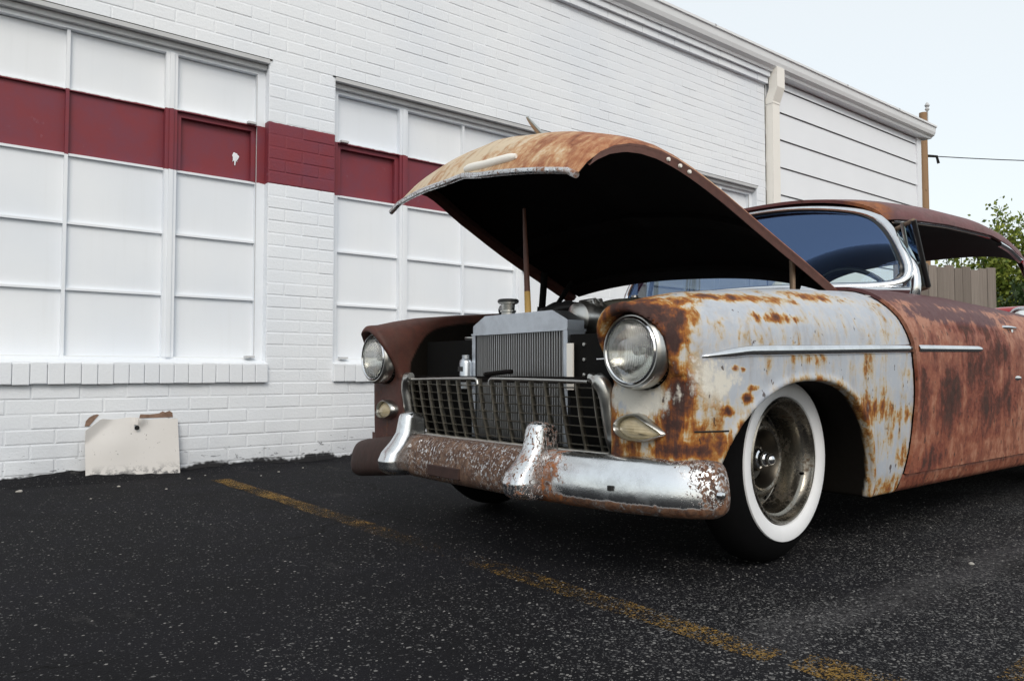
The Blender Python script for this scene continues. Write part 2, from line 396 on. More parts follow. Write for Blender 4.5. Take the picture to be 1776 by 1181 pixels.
def tube(name, path, rad, mat, parent=None, seg=8, **k):
    fl = k.pop('flat', 1.0); up = k.pop('up', (0, 0, 1)); v, f = tube_vf(path, rad, seg, True, fl, up); return mesh(name, v, f, mat, parent, smooth=True, auto=50, **k)
def smoothpath(pts, n):
    pts = np.asarray(pts, float); d = np.r_[0, np.cumsum(np.linalg.norm(np.diff(pts, axis=0), axis=1))]; d /= d[-1]
    t = np.linspace(0, 1, n); out = np.zeros((n, pts.shape[1]))
    m = np.gradient(pts, d, axis=0) if len(pts) > 2 else np.tile((pts[1]-pts[0]), (2, 1))
    for i, tt in enumerate(t):
        k = min(np.searchsorted(d, tt, side='right') - 1, len(d) - 2); h = d[k+1] - d[k]; u = (tt - d[k]) / h
        out[i] = (2*u**3-3*u**2+1)*pts[k] + (u**3-2*u**2+u)*h*m[k] + (-2*u**3+3*u**2)*pts[k+1] + (u**3-u**2)*h*m[k+1]
    return out
def lathe_vf(prof, center, axis='y', sgn=1, seg=64):
    """prof: (radius, depth along axis*sgn)"""
    P = []
    for k in range(seg):
        a = 2 * math.pi * k / seg; row = []
        for r, d in prof:
            if axis == 'y': row.append((center[0] + r*math.cos(a), center[1] + sgn*d, center[2] + r*math.sin(a)))
            elif axis == 'x': row.append((center[0] + sgn*d, center[1] + r*math.cos(a), center[2] + r*math.sin(a)))
            else: row.append((center[0] + r*math.cos(a), center[1] + r*math.sin(a), center[2] + sgn*d))
        P.append(row)
    return grid_vf(P, closed_u=True)
def lathe(name, prof, center, mat, parent=None, axis='y', sgn=1, seg=64, auto=40, flip=None, **k):
    v, f = lathe_vf(prof, center, axis, sgn, seg)
    if flip is None: flip = (sgn < 0) if axis != 'y' else (sgn > 0)
    if flip: f = [tuple(reversed(q)) for q in f]
    return mesh(name, v, f, mat, parent, smooth=True, auto=auto, **k)

def smax(a, b, k):
    h = np.maximum(k - np.abs(a - b), 0) / k; return np.maximum(a, b) + h * h * k * .25
def smin(a, b, k): return -smax(-a, -b, k)
def sstep(t): t = np.clip(t, 0, 1); return t * t * (3 - 2 * t)
def surface_nets(f, lo, hi, h):
    lo = np.array(lo, float); n = np.ceil((np.array(hi) - lo) / h).astype(int) + 1
    ax = [lo[i] + h * np.arange(n[i]) for i in range(3)]
    X, Q, Z = np.meshgrid(*ax, indexing='ij'); v = f(X, Q, Z); S = v < 0
    c = lambda a, d: a[d[0]:n[0]-1+d[0], d[1]:n[1]-1+d[1], d[2]:n[2]-1+d[2]]
    corners = [(i, j, k) for i in (0, 1) for j in (0, 1) for k in (0, 1)]
    cnt = sum(c(S, d).astype(np.int8) for d in corners); act = (cnt > 0) & (cnt < 8)
    idx = np.full(act.shape, -1); idx[act] = np.arange(act.sum()); ii = np.argwhere(act)
    acc = np.zeros((len(ii), 3)); num = np.zeros(len(ii))
    for d in corners:
        for a in range(3):
            if d[a]: continue
            e = list(d); e[a] = 1; va = c(v, d)[act]; vb = c(v, e)[act]; cr = (va < 0) != (vb < 0)
            t = np.where(cr, va / np.where(cr, va - vb, 1), 0); p = np.tile(np.array(d, float), (len(ii), 1)); p[:, a] += t
            acc[cr] += p[cr]; num[cr] += 1
    V = lo + (ii + acc / num[:, None]) * h; F = []
    for a in range(3):
        b, e = (a + 1) % 3, (a + 2) % 3
        sl0 = [slice(None)] * 3; sl1 = [slice(None)] * 3; sl0[a] = slice(0, n[a]-1); sl1[a] = slice(1, n[a])
        A, B = S[tuple(sl0)], S[tuple(sl1)]; ch = np.argwhere(A != B)
        ch = ch[(ch[:, b] > 0) & (ch[:, b] < n[b]-1) & (ch[:, e] > 0) & (ch[:, e] < n[e]-1)]
        sgn = A[tuple(ch.T)]
        def cell(db, de):
            q = ch.copy(); q[:, b] -= db; q[:, e] -= de; return idx[tuple(q.T)]
        quad = np.stack([cell(1, 1), cell(0, 1), cell(0, 0), cell(1, 0)], 1)
        quad[~sgn] = quad[~sgn][:, ::-1]; F.append(quad)
    F = np.vstack(F); F = F[(F >= 0).all(1)]
    ep = h * .25
    for _ in range(4):
        f0 = f(*V.T); g = np.stack([(f(*(V + ep * np.eye(3)[a]).T) - f(*(V - ep * np.eye(3)[a]).T)) / (2 * ep) for a in range(3)], 1)
        st = f0[:, None] * g / (np.sum(g * g, 1, keepdims=True) + 1e-9); L = np.linalg.norm(st, axis=1, keepdims=True); V = V - st * np.minimum(1, .6 * h / (L + 1e-12))
    return V, F
def sdf(name, f, lo, hi, h, mat, parent, side=-1, mask=None, smooth=True, split=None, cache={}):
    """f(x, q, z) with q = distance from the car's centre line; side -1 = near the camera"""
    key = (name, id(f), h)
    if key not in cache: cache[key] = surface_nets(f, lo, hi, h)
    V, F = cache[key]; W = V.copy(); W[:, 1] = YC + side * V[:, 1]
    if side < 0: F = F[:, ::-1]
    o = mesh(name, W, F, mat, parent, smooth=smooth, mask=mask)
    if split is not None:
        at = o.data.attributes.new('inner', 'FLOAT', 'POINT'); at.data.foreach_set('value', np.clip(split(*V.T), 0, 1).astype(np.float32))
    return o
YC = 2.18        # the car's centre line (world Y)

# ------------------------------------------------------------------ ground
S_ = 600
ground = mesh('ground', [(-S_, -S_, 0), (S_, -S_, 0), (S_, S_, 0), (-S_, S_, 0)], [(0, 1, 2, 3)], 'asphalt', base=(0, 0, 0))
tag(ground, kind='structure')
def strip(name, x0, x1, y0, y1, z, n=24):
    ys = np.linspace(y0, y1, n); P = [[(x0 + random.uniform(-.008, .008), y, z) for y in ys], [(x1 + random.uniform(-.008, .008), y, z) for y in ys]]
    v, f = grid_vf(P); f = [tuple(reversed(q)) for q in f]
    f = [q if np.cross(np.subtract(v[q[1]], v[q[0]]), np.subtract(v[q[2]], v[q[0]]))[2] > 0 else tuple(reversed(q)) for q in f]
    return mesh(name, v, f, 'line_paint', ground)
strip('parking_line', 1.455, 1.55, .955, 4.47, .004)
strip('parking_line', 1.47, 1.585, -.8, .915, .004)
v, f = grid_vf([[(x, .52 + .01*math.sin(x*9), .0045) for x in np.linspace(1.76, 3.4, 20)], [(x, .618 + .006*math.sin(x*7), .0045) for x in np.linspace(1.74, 3.4, 20)]])
mesh('parking_line', v, [tuple(reversed(q)) if np.cross(np.subtract(v[q[1]], v[q[0]]), np.subtract(v[q[2]], v[q[0]]))[2] < 0 else q for q in f], 'line_paint', ground)
# uneven tar edge heaped against the wall
P = []
for x in np.arange(-3, 12.3, .05):
    hgt = .028 + .016*math.sin(x*2.3) + .012*math.sin(x*7.1+1) + random.uniform(-.006, .008)
    P.append([(x, 4.72 + .04*math.sin(x*3) + random.uniform(-.02, .02), -.004), (x, 4.86 + random.uniform(-.012, .012), hgt*.35), (x, 4.95, hgt*.8), (x, 5.01, hgt)])
v, f = grid_vf(P); mesh('asphalt_edge', v, [tuple(reversed(q)) for q in f] if False else f, 'asphalt', ground, smooth=True)
# aggregate chips set in the worn surface
def chips():
    n = 9000; V = []; F = []
    ys = []; 
    while len(ys) < n:
        a = rng.random((n, 2)); X = a[:, 0]*4.6 - .5; Y = .25 + a[:, 1]**1.4*3.6
        keep = rng.random(n) < np.clip(1.15 - Y*.30 + .35*np.sin(X*1.7+.6)*np.sin(Y*2.1), .05, 1)
        ys += list(zip(X[keep], Y[keep]))
    for (x, y) in ys[:n]:
        r = .0016 + .0036*random.random()**2.5; a0 = random.random()*6.28; e = random.uniform(.5, .95); b = len(V); hz = r*random.uniform(.12, .4)
        m = 5
        for k in range(m):
            a = a0 + k*6.283/m; V.append((x + r*math.cos(a)*random.uniform(.8, 1.15), y + e*r*math.sin(a), -.0003))
        for k in range(m):
            a = a0 + k*6.283/m + .3; V.append((x + .65*r*math.cos(a), y + .65*e*r*math.sin(a), hz + random.uniform(-.3, .3)*hz))
        for k in range(m): F.append((b+k, b+(k+1) % m, b+m+(k+1) % m, b+m+k))
        F.append(tuple(b+m+k for k in range(m)))
    o = mesh('asphalt_chips', V, F, 'chip', ground); tag(o, kind='stuff')
chips()

# ------------------------------------------------------------------ camera projection used only to rank which bricks show largest
_yaw, _pi = R(39.03), R(2.30)
_fw = np.array([math.sin(_yaw)*math.cos(_pi), math.cos(_yaw)*math.cos(_pi), math.sin(_pi)]); _rt = np.array([math.cos(_yaw), -math.sin(_yaw), 0]); _up = np.cross(_rt, _fw)
def proj(p):
    d = np.array(p) - (0, 0, .61); z = d @ _fw
    return 888 + 1350*(d @ _rt)/z, 590.5 - 1350*(d @ _up)/z, z

# ------------------------------------------------------------------ building
W = 5.0; X0, XE, XS = -3.0, 7.77, 11.74
bld = empty('brick_building', (4.4, 6, 0), 'long white painted brick building with a red stripe behind the rusty car', 'building')
WIN = [-.363, 2.447, 5.257]; WW = 2.33; ZS, ZH, ZT = .54, 2.69, 3.87
def solid_runs(z0, z1):
    runs = [(X0, XE)]
    if z1 > ZS + .01 and z0 < ZH - .01:
        runs = []; a = X0
        for w in WIN: runs.append((a, w)); a = w + WW
        runs.append((a, XE))
    return runs
# mortar wall with openings
parts = []
CR = .0827
def wallbox(x0, x1, z0, z1): parts.append(box_vf((x0, W, z0), (x1, W + .30, z1)))
wallbox(X0, XE, -.2, ZS); wallbox(X0, XE, ZH, 4.05)
for a, b in solid_runs(1, 1.1): wallbox(a, b, ZS, ZH)
v, f = join(parts); wall = mesh('brick_wall', v, f, 'brick_paint', bld)
# bricks
BL = .24; J = .0035; PR = .0024
bricks = []
nz0 = math.floor((0 - ZH) / CR)
for k in range(nz0, 15):
    z0 = ZH + k*CR; z1 = z0 + CR
    for a, b in solid_runs(z0, z1):
        ph = 1.967 + (BL/2 if k % 2 else 0); i0 = math.floor((a - ph)/BL)
        x = ph + i0*BL
        while x < b - 1e-6:
            u0, u1 = max(a, x), min(b, x + BL)
            if u1 - u0 > .03: bricks.append((u0, u1, max(z0, -.02), z1))
            x += BL
def brick_vf(w, h, pr=PR):
    a = .0045; V = [(J, 0, J), (w-J, 0, J), (w-J, 0, h-J), (J, 0, h-J)]
    b = J + .002; V += [(b, -pr*.65, b), (w-b, -pr*.65, b), (w-b, -pr*.65, h-b), (b, -pr*.65, h-b)]
    c = J + a; V += [(c, -pr, c), (w-c, -pr, c), (w-c, -pr, h-c), (c, -pr, h-c)]
    F = [(8, 9, 10, 11)]
    for o in (0, 4):
        for k in range(4): F.append((o+k, o+(k+1) % 4, o+4+(k+1) % 4, o+4+k))
    return V, F
def score(bk):
    u0, u1, z0, z1 = bk; px = [proj((u, W, z)) for u in (u0, u1) for z in (z0, z1)]
    xs = [p[0] for p in px]; ysv = [p[1] for p in px]; cx, cy = np.mean(xs), np.mean(ysv)
    if min(xs) < -20 or max(xs) > 1330 or cy < 0 or px[0][2] < .1: return -1
    if cx > 640 and cy > 520: return -1
    if cx > 800 and cy > 360: return -1
    return (max(xs)-min(xs))*(max(ysv)-min(ysv))
ranked = sorted(range(len(bricks)), key=lambda i: -score(bricks[i])); singles = set(ranked[:300]); cachem = {}
restV, restF = [], []
for i, (u0, u1, z0, z1) in enumerate(bricks):
    dy = random.uniform(-.0015, .0015)
    if i in singles:
        key = (round(u1-u0, 3), round(z1-z0, 3))
        if key not in cachem:
            v, f = brick_vf(*key); me = bpy.data.meshes.new('brick'); me.from_pydata(v, [], f); me.update(); me.materials.append(M['brick_paint']); cachem[key] = me
        o = bpy.data.objects.new('brick', cachem[key]); COL.objects.link(o); o.parent = wall
        o.location = np.array((u0, W + dy, z0)) - org(wall); o.rotation_euler = (0, random.uniform(-.003, .003), 0)
    else:
        v, f = brick_vf(u1-u0, z1-z0); b = len(restV); restV += [(p[0]+u0, p[1]+W+dy, p[2]+z0) for p in v]; restF += [[j+b for j in q] for q in f]
tag(mesh('brick_courses', restV, restF, 'brick_paint', wall), kind='stuff')
# corbelled brick frieze under the eaves
for zz, pr in ((3.885, .045), (3.955, .075)):
    cp = []
    x = X0
    while x < XE:
        x1 = min(x + .24, XE); cp.append(box_vf((x + .002, W - pr - random.uniform(0, .003), zz), (x1 - .002, W, zz + .066))); x += .24
    v, f = join(cp); tag(mesh('frieze_course', v, f, 'brick_paint', bld), kind='stuff')

def window(x0, idx):
    fp = []
    yF = W + .065
    def b(xa, xb, za, zb, ya=yF, yb=W + .13): fp.append(box_vf((x0+xa, ya, za), (x0+xb, yb, zb)))
    b(0, .055, .66, 2.66); b(WW-.055, WW, .66, 2.66)
    b(.055, WW-.055, .655, .70); b(.055, WW-.055, 2.60, 2.66)
    v, f = join(fp); root = mesh('window', v, f, 'frame_paint', bld, base=(x0 + WW/2, W, .66))
    def piece(nm, xa, xb, za, zb, ya, yb, mat='frame_paint'): return box(nm, (x0+xa, ya, za), (x0+xb, yb, zb), mat, root)
    # head: steel lintel angle, drip ledge
    piece('lintel', 0.0, WW + .0, 2.662, 2.688, W - .012, W + .13, 'grey_trim'); piece('head_trim', .004, WW-.004, 2.628, 2.660, W + .03, W + .064, 'grey_trim')
    piece('lintel_gap', -.02, WW + .02, 2.6885, 2.694, W - .010, W + .02, 'dark_gap')
    for xa, xb in ((.563, .633), (1.697, 1.767)):
        piece('mullion', xa, xb, .70, 2.60, yF - .004, W + .13); piece('mullion_bead', xa + .022, xb - .022, .70, 2.60, yF - .014, yF - .0045)
    piece('mullion', 1.156, 1.174, .70, 2.60, yF + .012, W + .13)
    rows = [.70, 1.0876, 1.4705, 1.8675, 2.25, 2.60]; cols = [(.055, .563), (.633, 1.156), (1.174, 1.697), (1.767, WW-.055)]
    for ci, (ca, cb) in enumerate(cols):
        narrow = ci in (0, 3)
        for ri in range(5):
            red = ri == 3
            rec = .108 if not (narrow and red) else .122
            o = piece('pane', ca, cb, rows[ri] + .004, rows[ri+1] - .004, W + rec + random.uniform(-.002, .002), W + .135, 'board_red' if red else 'board_white')
            o.rotation_euler = (0, 0, 0)
            if ri: piece('muntin', ca, cb, rows[ri] - .007, rows[ri] + .007, W + (.088 if not (narrow and ri == 4) else .060), W + .13, 'frame_paint' if ri not in (3,) else 'board_white')
        if narrow:   # hopper sash frame
            for nm, a1, b1, z1, z2 in (('sash_stile', ca, ca + .03, 1.875, 2.243), ('sash_stile', cb - .03, cb, 1.875, 2.243), ('sash_rail', ca + .03, cb - .03, 2.213, 2.243)):
                piece(nm, a1, b1, z1, z2, W + .085, W + .121, 'frame_paint')
            xl = ca + .012 if ci == 0 else cb - .07
            piece('sash_stay', xl, xl + .058, 2.248, 2.262, W + .03, W + .064, 'grey_trim')
            piece('sash_stay', xl, xl + .06, .702, .714, W + .02, W + .062, 'grey_trim')
    piece('gap_line', WW - .0559, WW - .0541, .72, 2.60, yF - .0008, yF + .01, 'grey_trim')
    # sloping mortar wash and rowlock brick sill
    v = [(x0-.004, W-.03, .664), (x0+WW+.004, W-.03, .664), (x0+WW-.002, W+.07, .69), (x0+.002, W+.07, .69), (x0-.004, W-.03, .65), (x0+WW+.004, W-.03, .65), (x0+WW-.002, W+.07, .65), (x0+.002, W+.07, .65)]
    mesh('sill_wash', v, [(0,1,2,3),(0,4,5,1),(1,5,6,2),(3,2,6,7),(0,3,7,4)], 'frame_paint', root)
    nb = 28; bw = (WW + .01)/nb; key = ('sill', idx)
    for k in range(nb):
        xa = x0 - .005 + k*bw
        if 'sillmesh' not in cachem:
            v, f = box_vf((.0010, -.033, 0), (bw-.0010, .02, .122), .005); me = bpy.data.meshes.new('sill_brick'); me.from_pydata(v, [], f); me.update(); me.materials.append(M['brick_paint']); cachem['sillmesh'] = me
        o = bpy.data.objects.new('sill_brick', cachem['sillmesh']); COL.objects.link(o); o.parent = root
        o.location = np.array((xa, W + random.uniform(-.004, .004), .540 + random.uniform(-.003, .003))) - org(root)
    return root
wins = [window(x, i) for i, x in enumerate(WIN)]
# blot of white paint on a red pane
def blob_disc(name, cx, y, cz, r, mat, parent, n=40, drip=True):
    V = [(cx, y-.0015, cz)]
    for k in range(n):
        a = 6.283*k/n; rr = r*(.88 + .10*math.sin(3*a + 1) + .07*math.sin(7*a) + random.uniform(-.05, .05) + (.75 if k in (29, 30) else .45 if k in (26, 33) else 0)); V.append((cx + rr*math.cos(a)*.75, y, cz + rr*math.sin(a)))
    return mesh(name, V, [(0, 1+(k+1) % n, 1+k) for k in range(n)], mat, parent)
blob_disc('paint_blot', 1.79, W + .117, 2.03, .032, 'board_white', wins[0])

# lapped siding east of the downspout
zl = [-.05, .40, .725, 1.05, 1.37, 1.695, 2.02, 2.34, 2.663, 2.986, 3.31, 3.632, 3.912, 4.0]
box('siding_backing', (XE, W + .03, -.2), (XS, W + .3, 4.05), 'siding', bld)
for a, b in zip(zl[:-1], zl[1:]):
    V = [(XE+.005, W+.012, b-.002), (XS, W+.012, b-.002), (XS, W-.004, a+.004), (XE+.005, W-.004, a+.004), (XE+.005, W+.03, b-.002), (XS, W+.03, b-.002), (XS, W+.03, a+.004), (XE+.005, W+.03, a+.004)]
    mesh('siding_board', V, [(3,2,1,0),(0,1,5,4),(2,3,7,6),(1,2,6,5),(3,0,4,7)], 'siding', bld)
    if a > .3: box('siding_gap', (XE + .30, W + .0035, a - .004), (XS - .15, W + .02, a + .0025), 'grey_gap', bld)
box('corner_board', (XS - .12, W - .015, -.1), (XS + .012, W + .02, 4.02), 'siding', bld)
box('end_wall', (XS - .3, W + .31, -.2), (XS, W + 9, 4.4), 'siding', bld)
# eaves: soffit, ogee gutter, roof edge
gs = [(W + .02, 4.02), (W - .10, 4.02), (W - .105, 4.035), (W - .145, 4.06), (W - .16, 4.10), (W - .168, 4.165), (W - .185, 4.17), (W - .185, 4.195), (W - .15, 4.195), (W - .15, 4.18), (W + .02, 4.18)]
xsg = [X0, 2, 6, 9, XS + .16]
P = [[(x, y, z + .0006*(x % 3)) for (y, z) in gs] for x in xsg]
v, f = grid_vf(P, closed_v=True); f = [tuple(reversed(q)) for q in f]; n = len(gs); f.append(tuple(range(n))); f.append(tuple((len(xsg)-1)*n + k for k in reversed(range(n))))
mesh('gutter', v, f, 'gutter_white', bld)
box('fascia', (X0, W - .095, 4.075), (XS + .15, W + .3, 4.17), 'gutter_white', bld)
box('soffit', (X0, W - .098, 4.012), (XS + .10, W + .02, 4.0185), 'gutter_white', bld)
V = [(X0, W-.1, 4.2), (XS+.15, W-.1, 4.2), (XS+.15, W+9, 4.9), (X0, W+9, 4.9), (X0, W-.1, 4.185), (XS+.15, W-.1, 4.185), (XS+.15, W+9, 4.885), (X0, W+9, 4.885)]
mesh('roof', V, [(0,1,2,3),(7,6,5,4),(0,4,5,1),(1,5,6,2),(2,6,7,3),(3,7,4,0)], 'grey_trim', bld)
for xg in (9.3, 10.7, 6.6): box('gutter_strap', (xg, W - .187, 4.178), (xg + .03, W - .02, 4.198), 'grey_trim', bld)
# downspout with an offset elbow
def rect_sweep(path, wx, wy):
    P = []
    for (x, y, z) in path: P.append([(x-wx/2, y-wy/2, z), (x+wx/2, y-wy/2, z), (x+wx/2, y+wy/2, z), (x-wx/2, y+wy/2, z)])
    v, f = grid_vf(P, closed_v=True); f.append((0, 1, 2, 3)); m = (len(P)-1)*4; f.append((m+3, m+2, m+1, m)); return v, f
dsx = 7.86
v, f = rect_sweep([(dsx, W - .10, 4.06), (dsx, W - .10, 3.83), (dsx - .01, W - .045, 3.68), (dsx - .01, W - .045, 3.655)], .15, .11); mesh('downspout_elbow', v, f, 'cream_metal', bld)
v, f = rect_sweep([(dsx - .01, W - .045, 3.66), (dsx - .01, W - .045, .25), (dsx - .01, W - .12, .12), (dsx-.01, W-.2, .06)], .138, .10); mesh('downspout', v, f, 'cream_metal', bld)
box('brick_end_joint', (XE - .004, W - .004, 0), (XE + .004, W + .02, 3.88), 'dark_gap', bld)

# ------------------------------------------------------------------ THE CAR
car = empty('vintage_car', (3.7, YC, 0), 'rusty 1950s car with raised hood, whitewall tyre and chrome bumper parked beside the building', 'car')
xi = lambda x, a, b: np.interp(x, a, b)
def z_top(x): return xi(x, [1.55, 1.62, 1.70, 1.80, 2.0, 2.24, 2.74, 3.08, 3.5, 4.0, 4.4, 5.2, 6.3], [.800, .806, .824, .842, .862, .882, .905, .914, .916, .900, .884, .89, .84])
def wrap(x): t = np.clip((2.05 - x)/.42, 0, 1.25); return .098*t**2.6
def side_q(z): return xi(z, [.10, .19, .26, .40, .55, .68], [.865, .890, .906, .920, .930, .932])
def gap_x(z): return xi(z, [.15, .19, .236, .33, .497, .60, .70, .80, .87, .95], [2.772, 2.782, 2.808, 2.84, 2.858, 2.852, 2.832, 2.786, 2.738, 2.69])
AC = (2.172, .15, .42, .432)
def arch_d(x, z):
    e = (np.abs((x-AC[0])/AC[2])**2.4 + np.abs((z-AC[1])/AC[3])**2.4)**(1/2.4); return (e - 1)*.40
def outer_d(x, q, z):
    zt = z_top(x); qs = side_q(np.minimum(z, .68)) - wrap(x); zc = .675
    lo = q - qs
    a = np.maximum(qs - .715, .05); b = np.maximum(zt - zc, .03)
    hi = (((np.maximum(q - .715, 0)/a)**2.3 + (np.maximum(z - zc, 0)/b)**2.3)**(1/2.3) - 1)*np.minimum(a, b)
    return np.where(z < zc, lo, hi)
def fender_f(x, q, z):
    d = outer_d(x, q, z)
    ad = arch_d(x, z)
    d = d - .007*np.exp(-((ad - .004)/.014)**2)*(q > .8)
    front = sstep((1.95 - x)/.25)
    qi = .655 - front*(.060 + .022*sstep((.60 - z)/.06))
    d = smax(d, (qi - q), .02 + .09*front*(z > .5))
    zlow = np.where(x > 2.3, .186, .285); d = smax(d, zlow - z, .012)
    xf = 1.662 - .098*sstep((z - .565)/.21) + .05*sstep((q - .80)/.14)*(z < .6)
    d = smax(d, xf - x, np.where(z > .58, .018, .035))
    d = smax(d, x - (gap_x(z) - .003), .008)
    well = np.maximum(ad, .50 - q); d = smax(d, -well, .012)
    rr = np.sqrt((q - .72)**2 + (z - .668)**2); bowl = np.maximum(rr - .107, x - 1.70); d = smax(d, -bowl, .008)
    return d
def surf_q(x, z):
    a, b = .5, 1.05
    for _ in range(30):
        m = (a + b)/2
        if fender_f(np.array([x]), np.array([m]), np.array([z]))[0] < 0: a = m
        else: b = m
    return (a + b)/2
BL1 = [('o',1.694,0.414,0.221,0.052,1.0),('o',1.518,0.392,0.168,0.048,1.0),('o',1.608,0.540,0.087,0.093,0.9),('o',1.635,0.462,0.142,0.037,0.9),('d',1.600,0.540,0.035,0.062,0.9),('d',1.576,0.484,0.040,0.039,0.7),('d',1.614,0.394,0.067,0.018,0.9),('c',1.476,0.536,0.083,0.046,1.0),('o',1.936,0.631,0.040,0.026,0.7),('o',2.147,0.649,0.096,0.017,0.6),('o',2.458,0.619,0.094,0.028,0.5),('o',2.569,0.476,0.139,0.042,0.9),('o',2.785,0.459,0.088,0.036,0.9),('o',2.819,0.620,0.054,0.061,0.6),('o',2.792,0.318,0.061,0.040,0.8),('o',2.680,0.209,0.125,0.048,0.9),('o',2.493,0.525,0.046,0.019,0.5),('d',1.851,0.539,0.024,0.013,1.2),('d',1.771,0.502,0.021,0.012,1.2),('d',1.799,0.620,0.013,0.008,1.2),('d',1.834,0.616,0.011,0.006,1.2),('d',1.879,0.565,0.027,0.008,1.0),('d',1.504,0.781,0.096,0.041,1.0),('d',1.586,0.743,0.050,0.039,0.9),('d',1.569,0.689,0.050,0.029,0.9),('d',2.027,0.766,0.105,0.013,0.8),('o',1.856,0.760,0.163,0.016,0.4),('o',1.604,0.764,0.070,0.022,0.4),('o',1.700,0.746,0.037,0.012,0.3),('o',2.318,0.763,0.070,0.014,0.4),('o',2.745,0.739,0.065,0.050,0.5),('d',1.602,0.805,0.078,0.016,0.8),('d',1.857,0.824,0.274,0.013,0.8),('d',2.321,0.850,0.283,0.015,0.6),('o',1.721,0.526,0.025,0.053,0.6),('o',1.577,0.617,0.060,0.032,0.8),('c',1.73,0.585,0.13,0.07,.62),('o',1.45,0.44,0.12,0.10,.75),('o',2.3,.79,.40,.05,.34),('o',2.66,.60,.20,.16,.34),('o',2.0,.70,.25,.05,.25),('o',1.80,.46,.10,.08,.80),('o',2.70,.40,.16,.10,.40)]
def blobs(L, a, z):
    out = np.zeros((len(a), 3)); ch = {'o': 0, 'd': 1, 'c': 2, 'r': 0, 'p': 2}
    for k, ca, cz, ra, rz, s in L:
        e = np.sqrt(((a - ca)/(ra*1.2))**2 + ((z - cz)/(rz*1.2))**2); out[:, ch[k]] = np.maximum(out[:, ch[k]], s*(1 - sstep((e - .1)/1.5)))
    return out
def fender_mask(V):
    x, q, z = V[:, 0], np.abs(V[:, 1] - YC), V[:, 2]
    a = x - np.maximum(0, .93 - q)*.8*sstep((2.0 - x)/.15)
    m = blobs(BL1, a, z)
    top = sstep((z - (z_top(x) - .022))/.02)*sstep((.80 - q)/.1); m[:, 1] = np.maximum(m[:, 1], top*.75)
    m[:, 0] = np.maximum(m[:, 0], .55*np.exp(-((arch_d(x, z) - .004)/.02)**2)*(q > .8))
    # rust-red inner cheek beside the grille, around the headlight rim
    inn = sstep((.635 - q)/.04)*(x < 1.9); m[:, 0] = np.maximum(m[:, 0], inn*.7); m[:, 1] = np.maximum(m[:, 1], inn*.22)
    rr = np.sqrt((q - .72)**2 + (z - .668)**2); ring = np.exp(-((rr - .112)/.02)**2)*(x < 1.75); m[:, 0] = np.maximum(m[:, 0], ring*.8)
    m[:, 1] = np.maximum(m[:, 1], (q < .6)*(x > 1.9)*1.2)
    zone = sstep((1.80 - a)/.25)*sstep((.63 - z)/.06); m[:, 0] = np.maximum(m[:, 0], zone*.42 + .30*zone*sstep((.50 - z)/.06)); m[:, 1] *= np.where((x < 1.78) & (z < .62), .62, .85); m[:, 1] += .35*np.exp(-((rr - .125)/.02)**2)*(z > .69)*(x < 1.75)
    return m
def fender_shade(x, q, z):
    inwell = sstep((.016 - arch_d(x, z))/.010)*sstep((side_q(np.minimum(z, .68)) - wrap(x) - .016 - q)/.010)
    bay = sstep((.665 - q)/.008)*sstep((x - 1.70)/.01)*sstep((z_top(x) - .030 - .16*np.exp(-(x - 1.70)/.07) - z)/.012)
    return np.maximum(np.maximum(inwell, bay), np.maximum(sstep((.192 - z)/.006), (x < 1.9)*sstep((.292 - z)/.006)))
near_f = sdf('front_fender', fender_f, (1.54, .46, .15), (2.90, 1.0, .95), .008, 'fender_paint', car, -1, fender_mask, split=fender_shade)
near_f['label'] = 'silver blue front fender streaked with orange rust'
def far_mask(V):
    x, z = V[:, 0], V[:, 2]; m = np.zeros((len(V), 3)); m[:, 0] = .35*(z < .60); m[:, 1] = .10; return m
far_f = sdf('front_fender', fender_f, (1.54, .46, .15), (2.90, 1.0, .95), .008, 'far_paint', car, 1, far_mask, split=fender_shade)
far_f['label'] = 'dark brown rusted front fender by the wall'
# side seam and chrome spear on the near fender
tube('fender_seam', [(x, YC - surf_q(x, .449) + .0005, .449) for x in np.linspace(1.70, 1.80, 10)], .0028, 'dark_gap', near_f, 6)
def spear(name, xs, zs, hs, parent, qf, mat='chrome'):
    P = []
    for x, z, h in zip(xs, zs, hs):
        q = qf(x, z); row = []
        for a in np.linspace(-math.pi/2, math.pi/2, 9): row.append((x, YC - (q - .004 + .016*math.cos(a)*min(1, h/.012)), z + h*math.sin(a)))
        P.append(row)
    v, f = grid_vf(P); return mesh(name, v, f, mat, parent, smooth=True)
xs = np.linspace(1.695, 2.835, 60); spear('trim_spear', xs, np.interp(xs, [1.69, 1.86, 2.83], [.648, .668, .692]), np.interp(xs, [1.69, 1.72, 1.80, 1.9, 2.84], [.001, .006, .0145, .0165, .0165]), near_f, surf_q)

